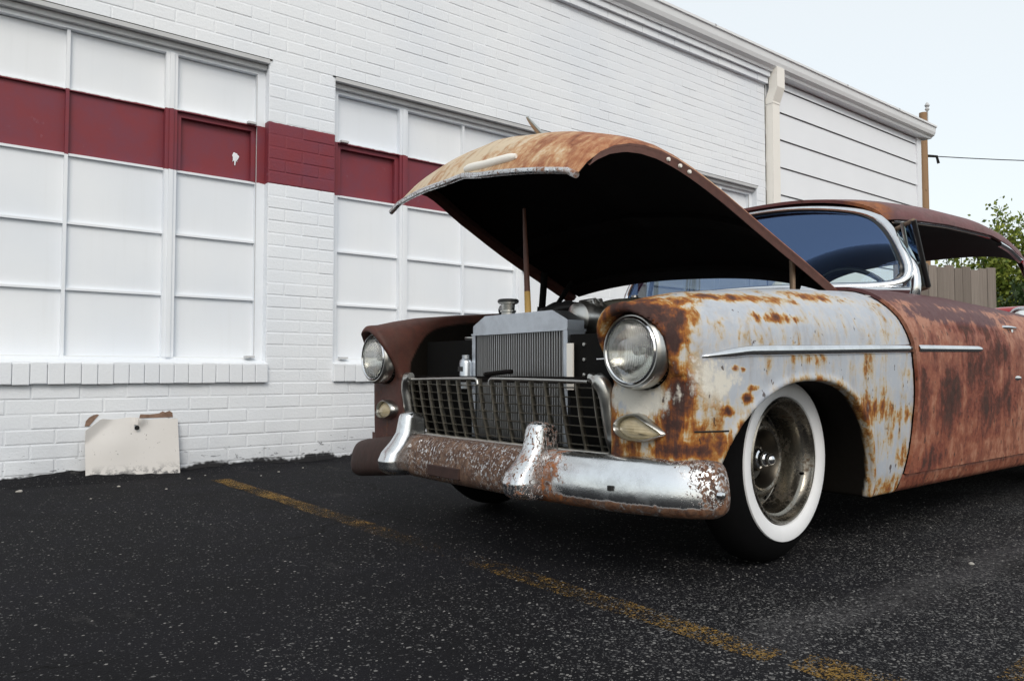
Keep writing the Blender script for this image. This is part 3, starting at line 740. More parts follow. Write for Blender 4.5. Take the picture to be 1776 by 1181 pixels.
# ---- headlights
def headlight(side):
    y = YC + side*.72; z = .668
    root = lathe('headlight', [(.106, .045), (.107, .0), (.104, -.006), (.099, -.012), (.0955, -.012), (.094, -.004), (.0925, .006)], (1.612, y, z), 'dull_chrome', car, 'x', 1, 56, flip=False)
    root.name = 'headlight'
    lathe('headlight_rim', [(.0945, -.003), (.094, -.012), (.090, -.016), (.0865, -.0125), (.0865, -.004)], (1.612, y, z), 'chrome', root, 'x', 1, 56, flip=False)
    lathe('reflector', [(.0001, .055), (.02, .054), (.045, .043), (.065, .026), (.08, .008), (.087, -.004)], (1.612, y, z), 'reflector', root, 'x', 1, 48, flip=False)
    lathe('lens', [(.0001, -.030), (.03, -.028), (.055, -.023), (.075, -.0155), (.087, -.008)], (1.612, y, z), 'lens_glass', root, 'x', 1, 48, flip=False)
    lathe('bulb_shield', [(.0001, .012), (.012, .014), (.014, .022), (.010, .045)], (1.612, y, z), 'dull_chrome', root, 'x', 1, 20, flip=False)
    lathe('headlight_bucket', [(.1065, .035), (.105, .08), (.06, .085)], (1.612, y, z), 'black', root, 'x', 1, 40, flip=False)
    return root
hl1 = headlight(-1); hl2 = headlight(1)
# ---- parking lamps (teardrop)
def park(side):
    n = 44; c0 = np.array([1.655, .700, .452])
    def tear(k, s, dx):
        a = 2*math.pi*k/n; ca, sa = math.cos(a), math.sin(a)
        # outwards (ca>0) tapers to a point
        u = .085*ca*s if ca < 0 else .098*s*ca; w = .042*sa*s*(1 - .62*max(0, ca)**1.5) * (1.0 if sa > 0 else .92)
        q = c0[1] + u; x = c0[0] + dx + .9*max(0, q - .735)**1.25 + .04*max(0, .64-q)
        return (x, YC + side*q, c0[2] + w - .012*max(0, ca))
    def ring(prof): return [[tear(k, s, dx) for k in range(n)] for s, dx in prof]
    v, f = grid_vf(ring([(1.02, .03), (1.0, -.004), (.94, -.020), (.86, -.024), (.80, -.016), (.77, -.002)]), closed_v=True)
    root = mesh('parking_lamp', v, f if side < 0 else [tuple(reversed(q)) for q in f], 'dull_chrome', car, smooth=True, auto=60)
    v, f = grid_vf(ring([(.785, -.004), (.6, -.012), (.3, -.016), (.01, -.017)]), closed_v=True); mesh('lamp_lens', v, f, 'parking_lens', root, smooth=True)
    return root
park(-1); park(1)

# ---- grille
def gx(q, z): return 1.662 + .048*np.clip((.59 - z)/.24, 0, 1) + .022*(abs(q)/.56)**2 - .018
GW, GZ0, GZ1 = .563, .356, .592
def gtop(q): return GZ1 - .006*(abs(q)/.5)**2
ring = []
rc = .055
def rr_pts():
    L = []
    L += [(q, GZ0) for q in np.linspace(-GW + .03, GW - .03, 40)]
    L += [(GW - .03 + .03*math.sin(a), GZ0 + .03 - .03*math.cos(a)) for a in np.linspace(.2, math.pi/2, 7)]
    L += [(GW, z) for z in np.linspace(GZ0 + .04, GZ1 - rc - .005, 12)]
    L += [(GW - rc + rc*math.cos(a), GZ1 - rc + rc*math.sin(a)) for a in np.linspace(.1, math.pi/2, 10)]
    return L
half = rr_pts()
LQ = [(-q, z) for q, z in half[40:]][::-1] + half
path = [(gx(q, z) - .004, YC - q, z) for q, z in LQ]
rad = np.array([.015 if z < GZ0 + .01 else .015 + .011*min(1, (z - GZ0)/.06) for q, z in LQ]); rad[:3] *= .6; rad[-3:] *= .6
gr = tube('grille', path, rad, 'dull_chrome', car, 10, flat=.9); gr.name = 'grille'
VB = [-.508 + i*(1.016/14) for i in range(15)]
bars = [q for q in np.linspace(-.515, .515, 16)]
def zhi_at(q): return GZ1 - .012 if abs(q) < GW - rc else GZ1 - rc + math.sqrt(max(rc**2 - (abs(q) - GW + rc)**2, 0)) - .012
for q in bars:
    zs = np.linspace(GZ0 + .006, zhi_at(q) + .006, 8)
    P = []
    for z in zs:
        x = gx(q, z) - .005*math.sin(math.pi*(z - GZ0)/(GZ1 - GZ0)); P.append([(x, YC - q - .0032, z), (x - .006, YC - q - .0022, z), (x - .006, YC - q + .0022, z), (x, YC - q + .0032, z), (x + .012, YC - q + .0016, z), (x + .012, YC - q - .0016, z)])
    v, f = grid_vf(P, closed_v=True); mesh('grille_bar', v, f, 'grille_metal', gr)
for i in range(7):
    z = GZ0 + .028 + i*.0295
    qm = GW - .012 if z < GZ1 - rc else GW - rc + math.sqrt(max(rc**2 - (z - GZ1 + rc)**2, 0)) - .012
    P = []
    for q in np.linspace(-qm, qm, 30):
        x = gx(q, z) - .005*math.sin(math.pi*(z - GZ0)/(GZ1 - GZ0)) + .002; P.append([(x, YC - q, z - .0022), (x - .004, YC - q, z), (x, YC - q, z + .0022), (x + .02, YC - q, z)])
    v, f = grid_vf(P, closed_v=True); mesh('grille_slat', v, f, 'grille_metal', gr)
for a, b in ((-.50, -.045), (.045, .50)):   # broken top rail in two lengths with curled ends
    qs = np.linspace(a, b, 20); pts = [(gx(q, gtop(q)) - .006, YC - q, gtop(q) - .006) for q in qs]
    if abs(a) < .1: pts = [(pts[0][0], pts[0][1] + .012, pts[0][2] - .02), (pts[0][0], pts[0][1] + .009, pts[0][2] - .006)] + pts
    else: pts = pts + [(pts[-1][0], pts[-1][1] - .009, pts[-1][2] - .006), (pts[-1][0], pts[-1][1] - .012, pts[-1][2] - .02)]
    tube('grille_top_rail', pts, .0055, 'dull_chrome', gr, 8)
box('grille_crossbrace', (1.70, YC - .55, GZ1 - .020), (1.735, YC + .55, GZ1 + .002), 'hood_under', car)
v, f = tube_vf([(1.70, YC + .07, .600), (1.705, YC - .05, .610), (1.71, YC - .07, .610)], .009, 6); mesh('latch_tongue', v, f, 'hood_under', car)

# ---- bumper
BP = smoothpath([(1.524, 0), (1.527, .2), (1.535, .375), (1.545, .5), (1.562, .63), (1.595, .76), (1.643, .87), (1.70, .936), (1.745, .958)], 60)
BT = np.gradient(BP, axis=0); BT /= np.linalg.norm(BT, axis=1, keepdims=True); BN = np.stack([-BT[:, 1], BT[:, 0]], 1)   # outward (-x for centre)
SEC = smoothpath([(-.070, .374), (-.046, .372), (-.026, .360), (-.011, .335), (-.002, .298), (.0, .262), (-.008, .236), (-.030, .221), (-.058, .217)], 18)
def bumper_piece(name, i0, i1, side, maskf, endcap=False):
    P = []
    for i in range(i0, i1):
        row = []; k = 1.0
        if endcap: k = 1 - .10*max(0, (i - (i1 - 7))/6)**2
        for o, z in SEC:
            zz = .30 + (z - .30)*k; oo = o - (.03*max(0, (i - (i1 - 5))/4)**3 if endcap else 0); x, q = BP[i] + BN[i]*oo*1.0
            
            if side > 0:   # this end hangs bent outwards and down
                e_ = max(0, (i - i0)/(i1 - i0)); x -= .085*e_**2; q += .03*e_**2; zz -= .075*e_
            row.append((x, YC + side*q, zz))
        P.append(row)
    P = np.array(P)
    if side < 0: P = P[::-1]
    v, f, rim = solid_vf(P, .006)
    o = mesh(name, v, list(f) + rim, 'bumper_chrome' if side < 0 else 'far_rust', car, smooth=True, auto=60, mask=maskf); return o
def m_center(V):
    m = np.zeros((len(V), 3)); m[:, 0] = .56 - .34*np.exp(-((V[:, 1] - 1.97)/.12)**2) + .25*sstep((.30 - V[:, 2])/.04)*(V[:, 1] < 2.2); m[:, 1] = .8; m[:, 2] = .1; return m
def m_wing(V):
    q = np.abs(V[:, 1] - YC); m = np.zeros((len(V), 3)); x, z = V[:, 0], V[:, 2]
    m[:, 0] = np.maximum(.66*(1 - sstep((q - .43)/.14)), .50*sstep((x - 1.66)/.06)); m[:, 0] = np.maximum(m[:, 0], .75*sstep((.262 - z)/.012)); m[:, 1] = .08 + .62*sstep((x - 1.62)/.07) + .5*(1 - sstep((q - .42)/.15)); m[:, 2] = .8*(1 - sstep((q - .46)/.12)) + .3; return m
def m_farwing(V): m = np.zeros((len(V), 3)); m[:, 0] = .95; m[:, 1] = .8; return m
IG = int(np.argmin(np.abs(BP[:, 1] - .375)))
P1 = np.vstack([BP[:IG+1][::-1]*[1, -1], BP[1:IG+1]])
nn = np.vstack([(BN[:IG+1]*[1, -1])[::-1], BN[1:IG+1]])
P = np.array([[((p + n_*o)[0], YC + (p + n_*o)[1], z) for o, z in SEC] for p, n_ in zip(P1, nn)])
v, f, rim = solid_vf(P, .006); bc = mesh('bumper_center', v, list(f) + rim, 'bumper_chrome', car, smooth=True, auto=60, mask=m_center); bc['label'] = 'brown rusted middle section of the front bumper'
bw1 = bumper_piece('bumper_wing', IG, 60, -1, m_wing, True); bw1['label'] = 'bright chrome bumper end peppered with rust'
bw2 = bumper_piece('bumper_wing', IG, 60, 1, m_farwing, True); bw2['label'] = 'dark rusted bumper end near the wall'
lathe('bumper_bolt', [(.0001, -.010), (.008, -.008), (.0115, -.002), (.012, .006)], (1.700, YC - .944, .290), 'chrome', bw1, 'y', 1, 18, flip=True)
box('bolt_hole', (1.563, YC - .682, .283), (1.59, YC - .668, .297), 'dark_gap', bw1)
box('plate_bracket', (1.517, YC - .02, .245), (1.535, YC + .17, .283), 'far_rust', bc, bev=.003)
def guard_f(x, q, z):
    xf = xi(z, [.22, .25, .28, .31, .345, .38, .42, .45, .48], [1.475, 1.450, 1.445, 1.458, 1.492, 1.516, 1.524, 1.530, 1.56])
    w = xi(z, [.23, .28, .36, .46], [.050, .050, .041, .036])
    w = w*(1 - .25*sstep((x - 1.55)/.08))
    d = smax(xf - x, np.abs(q - .375) - w, .045); d = smax(d, z - (.462 - .3*np.maximum(x - 1.57, 0)), .028); d = smax(d, .228 - z, .02); return smax(d, x - 1.625, .01)
def m_guard(V):
    m = np.zeros((len(V), 3)); near = V[:, 1] < YC
    e = np.sqrt(((V[:, 2] - .355)/.045)**2 + ((V[:, 1] - (YC - .385))/.03)**2); m[:, 0] = near*.62*(1 - sstep(e/1.1)); m[:, 0] += near*.10*sstep((V[:, 1] - (YC - .35))/.03)
    m[:, 1] = near*.35 + .10; m[:, 2] = .8; return m
for s in (-1, 1): sdf('bumper_guard', guard_f, (1.42, .29, .20), (1.65, .46, .49), .005, 'bumper_chrome', car, s, m_guard)
# valance behind the bumper, far corner hanging low
v, f = solid_vf(np.array([[(1.60 + .10*abs(t)**2.5, YC + t*.90, z) for z in (.345, .30, .25)] for t in np.linspace(-1, 1, 25)]), .004)[:2]
mesh('valance', v, f, 'flange_rust', car)

# ---- radiator
rx, rw = 1.79, .268
rad_prof = [(-rw, .757), (rw, .757), (rw, .786), (rw - .075, .822), (-rw + .075, .822), (-rw, .786)]
V = [(rx, YC + q, z) for q, z in rad_prof] + [(rx + .078, YC + q, z) for q, z in rad_prof]
F = [(0, 1, 2, 3, 4, 5)[::1], (11, 10, 9, 8, 7, 6)] + [(k, k + 6, (k+1) % 6 + 6, (k+1) % 6) for k in range(6)]
F[0] = tuple(reversed(F[0])); F[1] = tuple(reversed(F[1]))
rad_o = mesh('radiator', V, F, 'alu', car); rad_o['label'] = 'bare aluminium radiator with clipped tank corners'
box('tank_lip', (rx - .006, YC - rw - .004, .7495), (rx + .084, YC + rw + .004, .7565), 'alu', rad_o)
for s in (-1, 1): box('side_channel', (rx - .003, YC + s*(rw - .018), .36), (rx + .081, YC + s*(rw + .003), .749), 'alu', rad_o)
box('core_backing', (rx + .02, YC - rw + .018, .36), (rx + .06, YC + rw - .018, .749), 'black', rad_o)
cp = []
nf = 38
for k in range(nf):
    y = YC - rw + .022 + (2*rw - .044)*(k + .5)/nf + random.uniform(-.0006, .0006); cp.append(box_vf((rx + .002, y - .0013, .36), (rx + .022, y + .0013, .749)))
v, f = join(cp); tag(mesh('core_tubes', v, f, 'radiator_core', rad_o), kind='stuff')
cap = lathe('radiator_cap', [(.0001, .058), (.030, .057), (.037, .052), (.037, .044), (.026, .042), (.024, .020), (.030, .018), (.030, .012), (.026, .010), (.026, -.002)], (rx + .04, YC + .10, .822), 'dull_chrome', rad_o, 'z', 1, 32, flip=False)
lathe('cap_top', [(.0001, .0615), (.036, .060), (.040, .056), (.040, .048), (.036, .046)], (rx + .04, YC + .10, .822), 'black_plastic', cap, 'z', 1, 32, flip=False)
box('mount_plate', (rx - .01, YC - rw - .035, .55), (rx - .004, YC - rw - .006, .705), 'cream_metal', car)
for s in (-1, 1): box('core_support', (1.80, YC + s*(rw + .005), .28), (1.83, YC + s*.61, .735), 'black', car)
box('core_support', (1.84, YC - .62, .25), (1.87, YC + .62, .36), 'black', car)
for zz in (.60, .65, .70):
    lathe('support_bolt', [(.0001, -.006), (.006, -.005), (.007, 0)], (1.80, YC - .34, zz), 'dull_chrome', car, 'x', 1, 10, flip=False)
# coolant bottle with black cap, hose
rb = lathe('coolant_bottle', [(.026, -.08), (.027, .02), (.024, .03), (.016, .036), (.016, .05)], (1.775, YC + .295, .625), 'alu', car, 'z', 1, 24, flip=False)
box('bottle_label', (1.747, YC + .282, .612), (1.7488, YC + .31, .630), 'black_plastic', rb)
lathe('breather', [(.0001, .06), (.03, .06), (.036, .052), (.036, 0), (.03, -.006), (.0001, -.006)], (1.86, YC + .36, .69), 'black_plastic', car, 'z', 1, 28, flip=False)
for zz in (.694, .742): lathe('breather_band', [(.0365, .0), (.038, .002), (.038, .005), (.0365, .007)], (1.86, YC + .36, zz), 'dull_chrome', car, 'z', 1, 28, flip=False)
tube('radiator_hose', smoothpath([(1.86, YC + .15, .845), (1.90, YC + .22, .858), (2.0, YC + .32, .83), (2.1, YC + .33, .78)], 14), .018, 'black_plastic', car, 10)
tube('radiator_hose', smoothpath([(1.87, YC - .05, .82), (1.95, YC - .06, .845), (2.1, YC - .1, .83), (2.2, YC - .1, .76)], 14), .022, 'black_plastic', car, 10)
# engine
eng = box('engine', (2.0, YC - .25, .35), (2.62, YC + .25, .74), 'black', car, bev=.02)
for s in (-1, 1): box('valve_cover', (2.05, YC + s*.14 - .05, .74), (2.6, YC + s*.14 + .05, .80), 'engine_olive', eng, bev=.015)
lathe('air_cleaner', [(.0001, .115), (.03, .114), (.10, .108), (.148, .095), (.158, .08), (.158, .02), (.14, .0), (.0001, 0)], (2.20, YC - .20, .77), 'engine_olive', eng, 'z', 1, 40, flip=False)
lathe('wing_nut', [(.0001, .012), (.012, .012), (.014, .004), (.03, .0)], (2.20, YC - .20, .885), 'dull_chrome', eng, 'z', 1, 16, flip=False)
lathe('alternator', [(.0001, -.09), (.03, -.09), (.058, -.07), (.065, -.03), (.065, .04), (.05, .06), (.0001, .06)], (2.0, YC - .17, .80), 'dull_chrome', eng, 'x', 1, 26, flip=False)
for s in (0, 1): tube('engine_bracket', [(1.985 + .03*s, YC - .235, .76), (1.985 + .03*s, YC - .20, .868), (1.985 + .03*s, YC - .13, .862)], .010, 'dull_chrome', eng, 8)
for k in range(5): tube('fan_blade', [(1.905, YC + .02, .70), (1.90, YC + .02 + .17*math.cos(k*1.257+.5), .70 + .15*math.sin(k*1.257+.5))], [.012, .03], 'black', eng, 6, flat=.25)
tube('spark_lead', smoothpath([(1.96, YC - .02, .85), (1.99, YC - .05, .872), (2.03, YC - .09, .85), (2.08, YC-.12, .80)], 10), .006, 'black_plastic', eng, 6)
tube('spark_lead', smoothpath([(1.93, YC + .01, .845), (1.97, YC - .02, .868), (2.02, YC - .03, .842)], 10), .006, 'black_plastic', eng, 6)
box('firewall', (2.72, YC - .66, .25), (2.74, YC + .66, .90), 'black', car)

# ---- wheels
def wheel(xc, side, steer=0.0):
    yf = YC + side*.800; sg = -side; zc = .328; K = .945
    sc_ = lambda L: [(r*K, d) for r, d in L]
    root = lathe('wheel', sc_([(.2125, .014), (.211, .006), (.206, .002), (.200, .003), (.197, .010), (.193, .026), (.186, .032), (.178, .034), (.174, .044), (.172, .070), (.171, .112), (.164, .118), (.152, .112), (.140, .100), (.128, .084), (.118, .076), (.108, .074), (.100, .078)]), (xc, yf, zc), 'rim_metal', car, 'y', sg, 72, auto=35, base=(xc, yf, zc))
    lathe('wheel_center', sc_([(.1005, .0775), (.095, .084), (.089, .100), (.078, .124), (.060, .130), (.036, .130), (.0001, .130)]), (xc, yf, zc), 'dark_steel', root, 'y', sg, 60, auto=35)
    lathe('tyre', [(.193, .03), (.200, .012), (.213, .003), (.232, -.001), (.255, .001), (.277, .010), (.300, .026), (.318, .046), (.328, .080), (.324, .115), (.30, .138), (.24, .150), (.193, .135)], (xc, yf, zc), 'rubber', root, 'y', sg, 72)
    lathe('whitewall', sc_([(.2135, .0095), (.216, .003), (.225, -.0015), (.240, -.005), (.258, -.0055), (.2655, -.004), (.2675, .002)]), (xc, yf, zc), 'whitewall', root, 'y', sg, 96)
    lathe('hub_cap', [(.0001, .040), (.010, .041), (.0165, .046), (.0195, .054), (.019, .064), (.024, .067), (.026, .078), (.025, .086), (.031, .089), (.033, .100), (.033, .131)], (xc, yf, zc), 'chrome', root, 'y', sg, 32, auto=50)
    for k in range(5):
        a = k*2*math.pi/5 + .5; lathe('lug_nut', [(.0001, .113), (.006, .114), (.009, .118), (.010, .131)], (xc + .055*math.cos(a), yf, zc + .055*math.sin(a)), 'rim_metal', root, 'y', sg, 6)
    for k in range(4):   # vent slots
        a0 = k*math.pi/2 + .45; P = [[(xc + r*math.cos(a), yf + sg*d, zc + r*math.sin(a)) for r, d in ((.140, .106), (.1585, .1135))] for a in np.linspace(a0, a0 + .5, 8)]
        v, f = grid_vf(P); mesh('vent_slot', v, f, 'dark_gap', root)
    tube('valve_stem', [(xc + .166, yf + sg*.05, zc - .06), (xc + .155, yf + sg*.025, zc - .055)], .005, 'rubber', root, 8)
    root.rotation_euler = (0, 0, steer); return root
wheel(2.238, -1, R(3.0)); wheel(2.238, 1, R(3.0)); wheel(5.16, -1); wheel(5.16, 1)
for xc in (2.238, 5.16): box('axle', (xc - .05, YC - .66, .28), (xc + .05, YC + .66, .36), 'underbody', car)
box('chassis', (1.86, YC - .50, .19), (2.60, YC + .50, .33), 'underbody', car); box('floor_pan', (2.60, YC - .86, .19), (6.1, YC + .86, .30), 'underbody', car)

# ---- body sides: doors, quarters, rockers, cowl
def side_pts(x, zlo, n=26):
    zt = z_top(x); out = []
    for z in np.linspace(zlo, .675, n//2): out.append((float(side_q(z)), z))
    a, b = float(side_q(.68)) - .715, zt - .675
    for t in np.linspace(0, math.pi/2, n//2)[1:]: out.append((.715 + a*abs(math.cos(t))**(2/2.3), .675 + b*abs(math.sin(t))**(2/2.3)))
    out.append((.690, zt - .004)); return out
BL2 = [('d',3.135,0.512,0.092,0.108,1.0),('d',3.384,0.621,0.143,0.080,0.9),('d',3.106,0.447,0.061,0.032,0.8),('d',3.597,0.693,0.124,0.060,0.9),('d',3.492,0.481,0.178,0.093,0.7),('d',3.712,0.524,0.097,0.098,0.7),('d',2.920,0.620,0.117,0.021,0.7),('d',2.916,0.537,0.037,0.124,0.7),('p',3.125,0.83,0.309,0.04,1.0),('p',3.453,0.83,0.354,0.04,0.9),('r',3.337,0.780,0.225,0.027,0.8),('r',2.998,0.283,0.121,0.042,0.8),('d',3.425,0.344,0.231,0.014,0.6)]
def door_mask(V):
    x, z = V[:, 0], V[:, 2]; m = blobs(BL2, x, z)*np.array([1, .7, 1]); m[:, 1] += .10*(z < .80); m[:, 2] = np.maximum(m[:, 2], sstep((z - .845)/.04)); return m
def panel(name, xa, xb, zlo, side, mat, mask, nx, front_gap=False, parent=car):
    P = []
    for i in range(nx):
        t = i/(nx-1); row = []
        for q, z in side_pts(xa + t*(xb - xa), zlo):
            x0_ = (gap_x(np.array(z))*1.0 + .003) if front_gap else xa; x = float(x0_ + t*(xb - x0_)); row.append((x, YC + side*q, z))
        P.append(row)
    P = np.array(P)
    if side > 0: P = P[::-1]
    v, f, rim = solid_vf(P[::-1], .012); return mesh(name, v, list(f) + rim, mat, parent, smooth=True, auto=45, mask=mask)
XD = 4.06
d1 = panel('door', 2.84, XD, .252, -1, 'door_paint', door_mask, 90, True); d1['label'] = 'red brown rusted door with dark streaks'
d2 = panel('door', 2.84, XD, .252, 1, 'far_paint', far_mask, 20, True)
for s, mt_ in ((-1, 'door_paint'), (1, 'far_paint')):
    ra = (5.16, .15, .42, .40)
    P = []
    for x in np.linspace(XD + .006, 6.28, 70):
        e = 1 - abs((x - ra[0])/ra[2])**2.4; zlo = max(.20, ra[1] + ra[3]*max(e, 0)**(1/2.4)); pin = .10*sstep((x - 5.9)/.4); P.append([(x, YC + s*(q - pin), z) for q, z in side_pts(x, zlo)])
    P = np.array(P); P = P if s > 0 else P[::-1]
    v, f, rim = solid_vf(P, .012); mesh('quarter_panel', v, list(f) + rim, mt_, car, smooth=True, auto=45, mask=door_mask)
    # rocker
    P = [[(x if j else x, YC + s*q, z) for j, (q, z) in enumerate(((.862, .186), (.880, .188), (.892, .205), (.900, .235), (.902, .2475), (.88, .2485)))] for x in np.linspace(2.795, 4.7, 30)]
    P = np.array(P); P = P if s > 0 else P[::-1]
    v, f = grid_vf(P); mesh('rocker_panel', v, f, mt_, car, smooth=True, mask=lambda V: np.tile([.15, .12, 0], (len(V), 1)))
xs = np.linspace(2.862, 3.475, 36)
dq = lambda x, z: .938
spear('trim_spear', xs, np.interp(xs, [2.86, 3.475], [.6925, .701]), np.interp(xs, [2.86, 2.875, 3.40, 3.475], [.013, .0165, .0155, .002]), d1, dq)
def oval(name, cx, cz, rx_, rz_, th, parent, q0):
    P = []
    for k in range(24):
        a = 6.283*k/24; P.append([(cx + rx_*s*math.cos(a), YC - q0 - th*math.sqrt(max(0, 1 - s*s)), cz + rz_*s*math.sin(a)*(1 - .25*math.cos(a))) for s in (1.0, .92, .75, .5, .25, .01)])
    v, f = grid_vf(P, closed_u=True); return mesh(name, v, [tuple(reversed(q)) for q in f], 'chrome', parent, smooth=True)
h1 = oval('door_handle', 3.80, .80, .105, .012, .045, d1, .895); tube('handle_stem', [(3.80, YC - .90, .79), (3.80, YC - .93, .79)], .012, 'chrome', h1, 8)
oval('pull_escutcheon', 3.82, .583, .105, .027, .020, d1, .924); oval('lock_button', 3.835, .71, .014, .014, .01, d1, .926)
# cowl top and trunk deck
P = [[(x + .02*abs(t)**2, YC + t*.69, z + .045*(1 - t*t)) for t in np.linspace(-1, 1, 21)] for x, z in ((2.75, .895), (2.80, .905), (2.95, .918), (3.30, .925))]
v, f = grid_vf(P); mesh('cowl', v, [tuple(reversed(q)) for q in f], 'roof_paint', car, smooth=True, mask=lambda V: np.tile([.25, .1, 0], (len(V), 1)))
P = [[(x, YC + t*.70, z + .03*(1 - t*t)) for t in np.linspace(-1, 1, 15)] for x, z in ((5.05, .895), (5.5, .90), (5.9, .88), (6.2, .82), (6.32, .70), (6.34, .45), (6.30, .28))]
v, f = grid_vf(P); mesh('trunk_lid', v, [tuple(reversed(q)) for q in f], 'roof_paint', car, smooth=True, mask=lambda V: np.tile([.15, .1, 0], (len(V), 1)))

# ---- roof and glasshouse
def roof_pt(x, t, dz=0.0):
    xc_ = x; w = xi(x, [3.2, 3.5, 4.2, 4.9, 5.25], [.615, .655, .675, .655, .60]); zs = xi(x, [3.2, 3.3, 3.8, 4.3, 4.6, 4.85, 5.25], [1.250, 1.264, 1.286, 1.288, 1.262, 1.225, 1.20]); zc = xi(x, [3.2, 3.4, 3.8, 4.2, 4.6, 4.95, 5.25], [1.378, 1.405, 1.432, 1.438, 1.425, 1.392, 1.345])
    a = abs(t); z = zs + (zc - zs)*(1 - a**2.7)**(1/1.9) if a < 1 else zs
    xx = x + .09*a**3*(1 - sstep((x - 3.2)/.8)) - .20*a**2.5*sstep((x - 4.4)/.8)
    return (xx, YC + t*w, z + dz)
ts = np.sin(np.linspace(-math.pi/2, math.pi/2, 41))
P = np.array([[roof_pt(x, t) for t in ts] for x in np.linspace(3.20, 5.25, 50)])
v, f, rim = solid_vf(P, -.012)
v2, f2, rim2 = solid_vf(P[:, ::-1], .014)
def roof_mask(V):
    m = np.zeros((len(V), 3)); x, y, z = V.T; e = np.sqrt(((x - 3.30)/.16)**2 + ((y - (YC - .56))/.14)**2); m[:, 0] = 1.0*(1 - sstep((e - .2)/.9)); m[:, 1] = .08
    return m
roof = mesh('roof', v2, list(f2) + rim2, 'roof_paint', car, smooth=True, auto=50, mask=roof_mask)
P = np.array([[roof_pt(x, t*.985, -.028) for t in ts] for x in np.linspace(3.23, 5.22, 24)]); v, f = grid_vf(P); mesh('headliner', v, f, 'interior', car, smooth=True)
def wb(t): a = abs(t); return np.array([2.90 + .30*a**2.6, YC + t*.775, .962 - .012*a**2])
def wt(t): a = abs(t); return np.array([3.225 + .065*a**3, YC + t*.60, 1.362 - .085*a**2.4])
tg = np.linspace(-1, 1, 41); P = []
for u in np.linspace(0, 1, 16):
    P.append([wb(t)*(1-u) + wt(t)*u + np.array([-.02, 0, .0])*math.sin(math.pi*u) + np.array([0, .03*t*math.sin(math.pi*u), 0]) for t in tg])
P = np.array(P); v, f = grid_vf(P); ws = mesh('windshield', v, [tuple(reversed(q)) for q in f], 'glass', car, smooth=True)
bord0 = [P[0][j] for j in range(41)] + [P[i][40] for i in range(1, 16)] + [P[15][j] for j in range(39, -1, -1)] + [P[i][0] for i in range(14, -1, -1)]
bord = np.array(bord0[:-1])
for _ in range(10): bord = (np.roll(bord, 1, 0) + 2*bord + np.roll(bord, -1, 0))/4      # rounded corners
bord = list(bord) + [bord[0]]
cen = P.reshape(-1, 3).mean(0)
def framepath(k): return [b_ + (cen - b_)*k for b_ in bord]
tube('windshield_trim', np.array(framepath(-.012)), .019, 'chrome', ws, 8); tube('windshield_seal', np.array(framepath(.022)) + np.array([-.004, 0, 0]), .010, 'black_plastic', ws, 6)
def cowl_trim():
    pts = [wb(t) + np.array([-.035, 0, -.018]) for t in np.linspace(-1, 1, 41)]; tube('cowl_trim', np.array(pts), .016, 'chrome', ws, 8, flat=1.8)
cowl_trim()
for s in (-1, 1):   # A pillars, chrome-faced
    a, b_ = wb(s), wt(s)
    pth = smoothpath([(a[0] + .045, a[1] - s*.02, .870), (a[0] + .040, a[1] - s*.002, .96), ((a[0]*.5+b_[0]*.5) + .035, (a[1]+b_[1])/2 + s*.030, 1.12), (b_[0] + .025, b_[1] + s*.020, 1.23), (b_[0] + .02, b_[1] + s*.0, 1.275)], 16)
    tube('windshield_pillar', pth, np.linspace(.026, .014, 16), 'chrome', car, 10, flat=.9, up=(1, 0, .2))
    # drip rail mouldings along the side opening
    pts = [roof_pt(x, s*1.0) for x in np.linspace(3.28, 4.30, 20)]; tube('drip_rail', [(p[0], p[1] + s*.004, p[2] - .006) for p in pts], .0075, 'chrome', roof, 6)
    pts = [roof_pt(x, s*1.0) for x in np.linspace(4.42, 5.15, 20)]; tube('drip_rail', [(p[0], p[1] + s*.008, p[2] - .016) for p in pts], .014, 'chrome', roof, 6)
    # rear roof pillar
    A_ = [roof_pt(x, s*.98) for x in (4.92, 5.02, 5.12)]; Pq = np.array([[A_[k], (A_[k][0] + .08, YC + s*.69, 1.06), (A_[k][0] + .14, YC + s*.715, .90)] for k in range(3)])
    v, f = solid_vf(Pq if s > 0 else Pq[::-1], .02)[:2]; mesh('rear_pillar', v, f, 'roof_paint', car, smooth=True, mask=lambda V: np.zeros((len(V), 3)))
    # belt moulding
    tube('belt_moulding', [(x, YC + s*.742, z_top(x) + .002) for x in np.linspace(3.22, 5.0, 24)], .008, 'dull_chrome' if s > 0 else 'flange_rust', car, 6)
# swung-open quarter vent window on the near side
def bar(nm, a, b_, r, mat, parent): return tube(nm, [a, b_], r, mat, parent, 8)
fr = tube('vent_window', [(3.335, 1.452, .935), (3.232, 1.452, 1.222)], .008, 'dull_chrome', car, 8)
q0, q1, r0, r1 = (3.329, 1.395, .958), (3.205, 1.395, 1.217), (3.398, 1.50, .946), (3.288, 1.50, 1.207)
bar('vent_stile', q0, q1, .011, 'black_plastic', fr); bar('vent_stile', r0, r1, .006, 'dull_chrome', fr)
for a, b_ in ((q0, r0), (q1, r1)): bar('vent_rail', a, b_, .009, 'lever_tan', fr)
mesh('vent_glass', [q0, r0, r1, q1], [(0, 1, 2, 3)], 'glass', fr)
tube('vent_window', [(3.345, YC + .745, .925), (3.335, YC + .665, 1.23)], .012, 'dull_chrome', car, 8)
